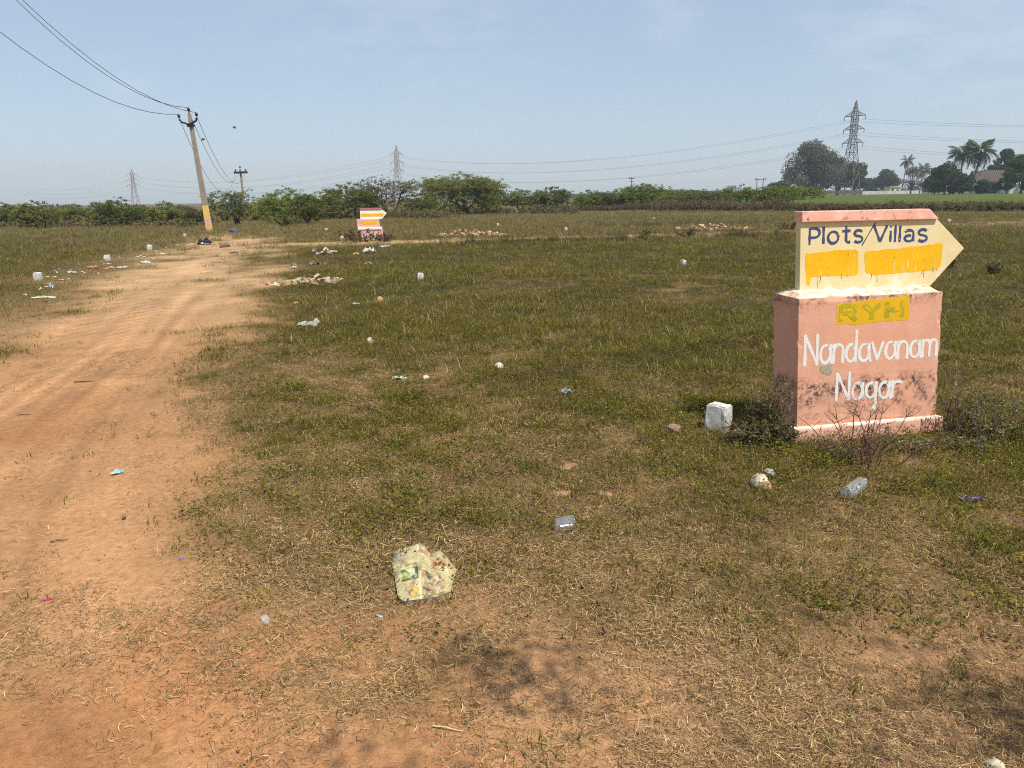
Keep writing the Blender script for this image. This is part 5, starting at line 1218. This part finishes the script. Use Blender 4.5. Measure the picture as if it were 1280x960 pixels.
rubble('rubble_heap', 588, 295, 3.4, 1.6, .30, 90, [M_brick, M_dust, M_dust], 'spread heap of broken red brick beyond the cross track, right of the small sign', 51)
rubble('rubble_heap', 876, 287, 2.6, 1.6, .38, 60, [M_brick, M_dust, M_lime], 'left heap of pale broken brick before the scrub', 52)
rubble('rubble_heap', 905, 288, 2.6, 1.4, .34, 60, [M_brick, M_dust, M_brown], 'right heap of brown broken brick before the scrub', 53)
rubble('rubble_heap', 363, 356, .9, .35, .10, 16, [M_lime, M_ochre], 'little heap of yellowish plaster bits at the right verge of the track', 54, (.04, .11))
rubble('rubble_heap', 391, 354, 1.1, .6, .16, 26, [M_dust, M_dust, M_grey], 'little heap of pinkish builders rubble beside the yellowish plaster bits', 55, (.04, .12))
rubble('rubble_heap', 413, 351, .6, .35, .10, 14, [M_lime, M_grey], 'scattered whitish stones at the right end of the builders rubble', 56, (.04, .10))
rubble('rubble_heap', 403, 318, 1.0, .8, .2, 22, [M_lime, M_dkclod, M_grey], 'dark and white rubbish heap below the weeds left of the small sign', 57, (.05, .13))
rubble('rubble_heap', 386, 331, 1.0, .4, .08, 10, [M_dkclod, M_brown], 'few dark lumps in the grass under the rubbish heap', 58, (.06, .12))

# clear plastic bottle and cup
def clear_mat(name):
    m_ = bpy.data.materials.new(name); m_.use_nodes = True; n = m_.node_tree; n.nodes.clear()
    g = node(n, 'ShaderNodeBsdfGlossy', i_Roughness=.12); g.inputs[0].default_value = (.9, .92, .95, 1); t = node(n, 'ShaderNodeBsdfTransparent'); t.inputs[0].default_value = (.93, .95, .95, 1)
    d = node(n, 'ShaderNodeBsdfDiffuse'); d.inputs[0].default_value = (.75, .77, .78, 1); lw = node(n, 'ShaderNodeLayerWeight', i_Blend=.45)
    m1 = node(n, 'ShaderNodeMixShader'); m2 = node(n, 'ShaderNodeMixShader', i_0=.10); o_ = node(n, 'ShaderNodeOutputMaterial'); mp = node(n, 'ShaderNodeMapRange'); mp.inputs[3].default_value = .08; mp.inputs[4].default_value = .5
    n.links.new(lw.outputs['Facing'], mp.inputs[0]); n.links.new(mp.outputs[0], m1.inputs[0]); n.links.new(t.outputs[0], m1.inputs[1]); n.links.new(g.outputs[0], m1.inputs[2])
    n.links.new(m1.outputs[0], m2.inputs[1]); n.links.new(d.outputs[0], m2.inputs[2]); n.links.new(m2.outputs[0], o_.inputs[0]); return m_
M_clear = clear_mat('clear_plastic')
def lathe(prof, n=20, seed=0, dent=0.0):
    r2 = np.random.default_rng(seed); V = []; Fq = []
    for i, (z, r) in enumerate(prof):
        for k in range(n):
            a = 2 * math.pi * k / n; rr = r * (1 + dent * (float(vnoise(np.array([k * .7]), np.array([i * .6]), seed)[0]) - .5)); V.append((z, rr * math.cos(a), rr * math.sin(a)))
    for i in range(len(prof) - 1):
        for k in range(n): Fq.append((i*n+k, i*n+(k+1)%n, (i+1)*n+(k+1)%n, (i+1)*n+k))
    return np.array(V), np.array(Fq)
q = at(1079, 622); bt = empty('plastic_bottle', (q[0] - .04, q[1] + .02, float(gz(q[0], q[1])) + .043), R(38), 'clear ribbed plastic bottle lying in the grass before the large sign', 'bottle', rot=(0, R(-8), R(38)))
prof = [(-.085, .0), (-.085, .030), (-.08, .037)] + [(-.075 + .012 * i, .038 if i % 2 else .0345) for i in range(11)] + [(.062, .036), (.078, .028), (.09, .016), (.095, .013)]
V, Fq = lathe(prof, 20, 3, .14); link('body', np_mesh('bottle_body', V, Fq, smooth=True), M_clear, bt)
V, Fq = lathe([(.094, .0142), (.096, .0155), (.100, .0155), (.102, .0130), (.112, .0130), (.112, 0)], 16); link('neck', np_mesh('bottle_neck', V, Fq, smooth=True), M_clear, bt)
q = at(708, 667); cp = empty('plastic_cup', (q[0] - .01, q[1] + .02, float(gz(q[0], q[1])) + .036), label='clear disposable cup lying on its side in the dry grass right of the newspaper', cat='cup', rot=(0, R(-4), R(8)))
V, Fq = lathe([(-.043, 0), (-.043, .026), (-.040, .028), (-.02, .030), (0, .032), (.02, .034), (.043, .036)], 22, 5, .06); link('body', np_mesh('cup_body', V, Fq, smooth=True), M_clear, cp)
V, Fq = lathe([(.043, .036), (.044, .0385), (.047, .0385), (.048, .0365)], 22, 5, .06); link('rim', np_mesh('cup_rim', V, Fq, smooth=True), M_clear, cp)

# printed newspaper, crumpled, with its folded lower edge
def newspaper():
    out_px = [(489, 694), (500, 684), (525, 679), (530, 684), (537, 695), (551, 690), (558, 696), (566, 706), (570, 714), (568, 733), (561, 742), (551, 749), (534, 751), (522, 754), (513, 758), (503, 758), (497, 742), (493, 720)]
    n_ = 110; rv = np.random.default_rng(5)
    u, v = np.meshgrid(np.linspace(0, 1, n_), np.linspace(0, 1, n_)); uu, vv = u.ravel(), v.ravel()
    # far and near outline of the sheet
    fx = .02 + .98 * uu
    bulge = np.clip(1 - (2 * uu - 1) ** 4, 0, 1) * np.clip(1 - (2 * vv - 1) ** 4, 0, 1)
    crease = 0
    for a_, b_, o_, k_ in ((3.1, 1.3, .0, .5), (1.3, -2.6, .3, .45), (-2.2, 3.4, .7, .35), (5.2, 1.0, .2, .22), (.6, 5.5, .4, .22)):
        crease = crease + k_ * np.abs((fx * a_ + vv * b_ + o_ + .10 * fbm(fx, vv, 3.0, 12, 2)) % 1 - .5)
    hgt = .007 + .011 * sstep(.45, 1, vv) + bulge * (.004 + .050 * crease + .035 * (fbm(fx, vv, 4.2, 7, 3) - .5)) + .010 * np.abs((fx * 5.3 + vv * 3.1) % 1 - .5)
    px = 487 + fx * 84 + 9 * vv * (1 - fx) - 8 * vv * fx ** 2
    ptop = np.interp(fx, [.02, .10, .45, .52, .58, .62, .75, .85, 1], [696, 688, 679, 682, 690, 692, 688, 696, 712])
    pbot = np.interp(fx, [0, .08, .14, .20, .5, .72, .85, 1], [744, 750, 752, 751, 748, 746, 743, 739]); py = ptop * (1 - vv) + pbot * vv
    G = np.array([at(a, b_, 0.0) for a, b_ in zip(px, py)]); k = 1 - hgt / CAMH
    P = np.stack([G[:, 0] * k, G[:, 1] * k, hgt], 1); P[:, 2] += float(gz(-.38, 2.75))
    # print: cream paper, text columns, pictures
    col = np.ones((n_ * n_, 3)) * np.array([.52, .44, .22]); X_, Y_ = fx, vv
    txt = (np.sin(Y_ * 260) > .1) & (rv.random(n_ * n_) > .35); colsx = ((X_ * 7) % 1 > .10); col[txt & colsx] *= .58
    def rect(x0, x1, y0, y1, fn):
        k_ = (X_ > x0) & (X_ < x1) & (Y_ > y0 + .12 * (x0 - X_) * 0) & (Y_ < y1); col[k_] = fn(X_[k_], Y_[k_])
    mixn = lambda a, c, s: (lambda x, y: np.array(a)[None] * (1 - sstep(.4, .6, fbm(x, y, s, 3, 3))[:, None]) + np.array(c)[None] * sstep(.4, .6, fbm(x, y, s, 3, 3))[:, None])
    rect(.12, .40, .40, .60, mixn((.10, .14, .06), (.52, .55, .36), 16)); rect(.12, .40, .58, .62, mixn((.12, .07, .07), (.3, .2, .16), 20))
    rect(.44, .56, .04, .20, mixn((.46, .26, .12), (.66, .58, .40), 14)); rect(.62, .90, .16, .42, mixn((.46, .22, .12), (.70, .52, .30), 9))
    rect(.46, .86, .50, .86, mixn((.42, .25, .14), (.50, .42, .28), 11)); rect(.78, .99, .36, .62, mixn((.62, .42, .18), (.42, .46, .22), 12))
    def disc(cx, cy, rx, ry, c0, c1, s):
        k_ = ((X_ - cx) / rx) ** 2 + ((Y_ - cy) / ry) ** 2 < 1; col[k_] = mixn(c0, c1, s)(X_[k_], Y_[k_])
    disc(.66, .62, .15, .12, (.16, .15, .15), (.50, .42, .22), 16); disc(.66, .62, .09, .07, (.44, .24, .10), (.52, .46, .26), 18); disc(.74, .28, .10, .06, (.44, .20, .10), (.66, .40, .16), 14)
    disc(.29, .84, .09, .10, (.22, .18, .14), (.60, .40, .05), 12); disc(.30, .88, .05, .05, (.52, .38, .06), (.5, .3, .05), 12); disc(.20, .52, .07, .07, (.22, .30, .06), (.40, .46, .12), 20)
    gut = (np.abs(X_ - .42) < .014) | (np.abs(Y_ - .30) < .008) & (X_ < .42) | (np.abs(Y_ - .45) < .008) & (X_ > .42); col[gut] = (.58, .51, .28)
    # left strip torn and greyish
    k_ = (X_ < .17) & (Y_ > .02) & (Y_ < .36) & (fbm(X_, Y_, 9, 6) > .45); col[k_] = (.36, .30, .20)
    i = np.arange(n_ * n_).reshape(n_, n_); Fq = np.stack([i[1:, :-1], i[1:, 1:], i[:-1, 1:], i[:-1, :-1]], -1).reshape(-1, 4)
    root = empty('newspaper', (P[:, 0].mean(), P[:, 1].mean(), P[:, 2].min()), label='crumpled cream colour newspaper sheet with coloured pictures on the dry grass', cat='newspaper')
    O_ = np.array(root.location); me = np_mesh('sheet', P - O_, Fq, np.clip(col * 1.0 * .80 + .17 * col.mean(1)[:, None] * np.array([.9, .8, .5]), .01, 1), smooth=False)
    m_, n, b = mat_new('newsprint'); a_ = node(n, 'ShaderNodeAttribute', attribute_name='Col'); n.links.new(a_.outputs['Color'], b.inputs['Base Color']); b.inputs['Roughness'].default_value = .8; b.inputs['Specular IOR Level'].default_value = .2
    link('sheet', me, m_, root)
    # under fold: lower layers set back below the top sheet, down to the ground
    M_news = plain('grey_newsprint', (0.30, 0.26, 0.20), .9, .25, 60, .3)
    edge = list(i[-1, :]) + list(i[::-1, -1])[:70]; edge_l = list(i[:, 0])
    for E_, nm in ((edge, 'under_fold'), (edge_l, 'under_fold')):
        T = P[E_] - O_; c = T.mean(0) * 0; Bm = T.copy(); c2 = np.array([0, 0, 0])
        Bm[:, :2] *= .965; Bm[:, 2] = P[:, 2].min() - O_[2] - .022
        Mid = (T + Bm) / 2; Mid[:, :2] *= .985; Mid[:, 2] += 0
        V = np.concatenate([T, Mid, Bm]); L_ = len(E_); Fk = np.array([(a, a + 1, L_ + a + 1, L_ + a) for a in range(L_ - 1)] + [(L_ + a, L_ + a + 1, 2 * L_ + a + 1, 2 * L_ + a) for a in range(L_ - 1)])
        link(nm, np_mesh(nm, V, Fk, smooth=True), M_news, root)
newspaper()

# ------------------------------------------------------------------ weeds around the sign
def weed(name, px, py, h, w, nst, label, seed, lcols, leafn, leaf, cat='weed', group=None, stem_mat=M_twig, spread=1.0, woody=False):
    r = random.Random(seed); r2 = np.random.default_rng(seed); q = at(px, py); root = empty(name, (q[0], q[1], float(gz(q[0], q[1])) - .01), label=label, cat=cat, group=group); mb = MB(); cent = []
    for i in range(nst):
        a = r.uniform(0, 6.283); b0 = Vector((math.cos(a) * w * .25 * r.random(), math.sin(a) * w * .18 * r.random(), 0)); hh = h * r.uniform(.55, 1)
        e = b0 + Vector((math.cos(a) * w * .5 * r.random() * spread, math.sin(a) * w * .4 * r.random() * spread, hh)); pts = [b0]
        for k in range(1, 6):
            p_ = b0.lerp(e, k / 5); p_ += Vector((r.gauss(0, .012), r.gauss(0, .012), 0)); pts.append(p_)
        mb.tube(pts, [.0045, .004, .0035, .003, .0022, .0012], 5)
        for k in range(int(3 + 3 * woody)):
            s = pts[r.randint(1, 4)]; d = Vector((r.gauss(0, 1), r.gauss(0, 1), r.uniform(.3, 1.3))).normalized() * hh * r.uniform(.15, .38); mid = s + d * .5 + Vector((r.gauss(0, .008), r.gauss(0, .008), 0)); mb.tube([s, mid, s + d], [.0024, .0018, .0009], 4)
            if leafn: t = r2.uniform(.1, 1, max(1, leafn // 3)); cent.append(np.array(s)[None] + np.array(d)[None] * t[:, None] + r2.normal(0, .012, (len(t), 3)))
            if woody:
                for _ in range(2):
                    s2 = s + d * r.uniform(.4, .9); d2 = Vector((r.gauss(0, 1), r.gauss(0, 1), r.uniform(0, 1.2))).normalized() * hh * r.uniform(.08, .2); mb.tube([s2, s2 + d2], [.0014, .0007], 3)
        if leafn: t = r2.uniform(.12, 1, leafn); cent.append(np.stack([np.interp(t * 5, range(6), [p_[j] for p_ in pts]) for j in range(3)], 1) + r2.normal(0, .016, (leafn, 3)))
    tag(mb.build('stems', stem_mat, root), kind='stuff')
    if leafn: link('leaves', crown_mesh(np.concatenate(cent), leaf, lcols, r2, 12, .8, 1.7), M_leaf, root)
    return root
WD = [(0.07, 0.08, 0.022), (0.12, 0.125, 0.042), (0.25, 0.20, 0.11), (0.09, 0.09, 0.032)]
WD2 = [(0.09, 0.105, 0.03), (0.15, 0.165, 0.045), (0.30, 0.26, 0.17), (0.11, 0.12, 0.038)]
def seed_stalks(px, py, h, label, seed):
    return weed('dry_weed', px, py, h, .22, 5, label, seed, [(0.20, 0.15, 0.09), (0.28, 0.22, 0.14)], 26, .010, cat='weed', group=GW)
WDB = [(0.10, 0.085, 0.05), (0.14, 0.11, 0.065), (0.09, 0.09, 0.045)]
GW = 'weeds growing round the large sign'
weed('leafy_weed', 953, 553, .44, .26, 20, 'dark seedy weed clump growing against the shaded left side of the large sign', 1, WD, 30, .013, group=GW)
weed('leafy_weed', 966, 560, .22, .28, 16, 'lower dark weed filling the corner of the pedestal plinth', 2, WD, 26, .013, group=GW)
weed('leafy_weed', 932, 556, .20, .24, 14, 'low weed clump between the near marker stone and the dark weed', 3, WD, 24, .013, group=GW)
weed('leafy_weed', 1200, 548, .38, .28, 13, 'silvery tipped weed at the right corner of the large sign', 4, WD2, 20, .012, group=GW)
weed('leafy_weed', 1232, 556, .36, .32, 11, 'taller weed stalks right of the silvery tipped weed', 5, WD2, 16, .012, group=GW)
weed('leafy_weed', 1270, 552, .32, .30, 11, 'weed clump at the right edge of the picture beside the stalks', 6, WD2, 16, .012, group=GW)
weed('leafy_weed', 1213, 562, .11, .40, 22, 'low green weed in front of the silvery tipped weed', 7, WD2, 18, .011, group=GW)
weed('twiggy_shrub', 1085, 583, .40, .55, 14, 'dry reddish twigs of a leafless shrub in front of the large sign', 8, WD2, 0, .02, cat='shrub', spread=1.5, woody=True, stem_mat=plain('reddish_twig', (0.14, 0.07, 0.05), .9))
weed('leafy_weed', 1050, 566, .10, .45, 30, 'low leafy growth along the foot of the plinth, left half', 9, WD2, 16, .011, group=GW)
weed('leafy_weed', 1130, 560, .10, .45, 30, 'low leafy growth along the foot of the plinth, right half', 10, WD2, 16, .011, group=GW)
seed_stalks(966, 552, .42, 'pale dry seed stalks rising against the left face of the pedestal', 31)
seed_stalks(1183, 545, .40, 'pale dry seed stalks touching the right edge of the pedestal', 32)
seed_stalks(1226, 550, .42, 'pale dry seed stalks between the silvery weed and the taller stalks', 33)
weed('leafy_weed', 797, 556, .14, .05, 3, 'single dry stalk with a seed head in the grass left of the brown stone', 11, WD, 10, .012)
weed('leafy_weed', 1245, 342, .26, .5, 14, 'dark weed clump in the meadow right of the arrow tip', 12, WD, 26, .026)
weed('leafy_weed', 1185, 335, .24, .4, 14, 'dark weed clump in the meadow under the arrow tip', 13, WD, 26, .026)
weed('leafy_weed', 448, 304, .55, 1.6, 26, 'straggly weeds among the litter left of the small sign', 14, WDB, 12, .05)
weed('leafy_weed', 480, 303, .35, 1.0, 16, 'dark weeds at the right foot of the small sign', 15, WDB, 14, .05)
weed('leafy_weed', 297, 282, .62, .5, 12, 'blackened stump like weed where the track ends', 16, [(0.02, 0.02, 0.018), (0.04, 0.04, 0.03)], 18, .07)
weed('leafy_weed', 360, 284, .6, 1.2, 24, 'low dark bush at the right verge where the track ends', 17, WD, 30, .07)
weed('leafy_weed', 858, 297, .40, .9, 16, 'brown weeds on the edge of the cross track below the rubble', 18, WDB, 14, .045)
weed('leafy_weed', 805, 295, .45, .7, 12, 'green weed clump on the edge of the cross track, left of the brown weeds', 19, WD2, 14, .045)
weed('leafy_weed', 985, 288, .45, 1.1, 14, 'dark weeds just left of the cream board in the far grass', 20, WDB, 14, .05)
# sticks on the soil
def stick(px, py, l, rz, rad, label, mat=M_dkbark):
    q = at(px, py); mb = MB(); mb.tube([(-l/2, 0, .004), (-.1*l, .01*l, .008), (.2*l, 0, .006), (l/2, .03*l, .004)], [rad, rad, rad*.8, rad*.5], 6)
    o = mb.build('stick', mat); o.location = (q[0], q[1], float(gz(q[0], q[1])) + .003); o.rotation_euler = (0, 0, rz); tag(o, label, 'stick')
stick(74, 677, .075, .25, .0035, 'short dark stick on the near track')
stick(30, 519, .10, .1, .003, 'curved dark twig on the track near the left edge')
stick(105, 477, .17, .15, .005, 'dark stick lying on the middle of the track')
stick(560, 912, .10, -.3, .0025, 'forked straw coloured stalk on the near soil', plain('pale_stalk', (0.55, 0.44, 0.27), .9))
# birds
def bird(px, py, Y, span, label, rot):
    q = far(px, py, Y); root = empty('bird', q, label=label, cat='bird', group='small birds by the wires', rot=rot); mb = MB()
    mb.tube([(-.16, 0, 0), (-.08, 0, .01), (.02, 0, .02), (.12, 0, .02), (.17, 0, .03), (.21, 0, .02)], [.012, .035, .055, .04, .032, .006], 8)
    mb.add([(-.15, -.02, 0), (-.15, .02, 0), (-.30, .05, 0), (-.30, -.05, 0)], [(0, 1, 2, 3)]); mb.build('body', M_iron, root, smooth=True)
    for s in (-1, 1):
        mb = MB(); mb.add([(.08, 0, .03), (-.05, 0, .03), (-.08, s * span * .5, .12), (.06, s * span * .5, .14), (-.10, s * span, .03), (.0, s * span, .05)], [(0, 1, 2, 3), (3, 2, 4, 5)]); mb.build('wing', M_iron, root)
bird(293, 160, 70, .30, 'small dark bird flying right of the leaning pole', (0.2, .1, .6))
bird(254, 175, 58, .05, 'tiny dark bird perched on the wire between the two poles', (0, -.3, 1.2))

# ------------------------------------------------------------------ hazy air
mb = MB(); mb.box(-1150, 1150, -120, 1400, -1.6, 60); hz = mb.build('haze', None); tag(hz, kind='stuff')
M_haze = bpy.data.materials.new('hazy_air'); M_haze.use_nodes = True; n = M_haze.node_tree; n.nodes.clear()
pv = node(n, 'ShaderNodeVolumePrincipled'); pv.inputs['Color'].default_value = (.86, .92, 1.0, 1); pv.inputs['Density'].default_value = 0.00042; pv.inputs['Anisotropy'].default_value = 0.2
o_ = node(n, 'ShaderNodeOutputMaterial'); n.links.new(pv.outputs[0], o_.inputs['Volume']); hz.data.materials.append(M_haze)
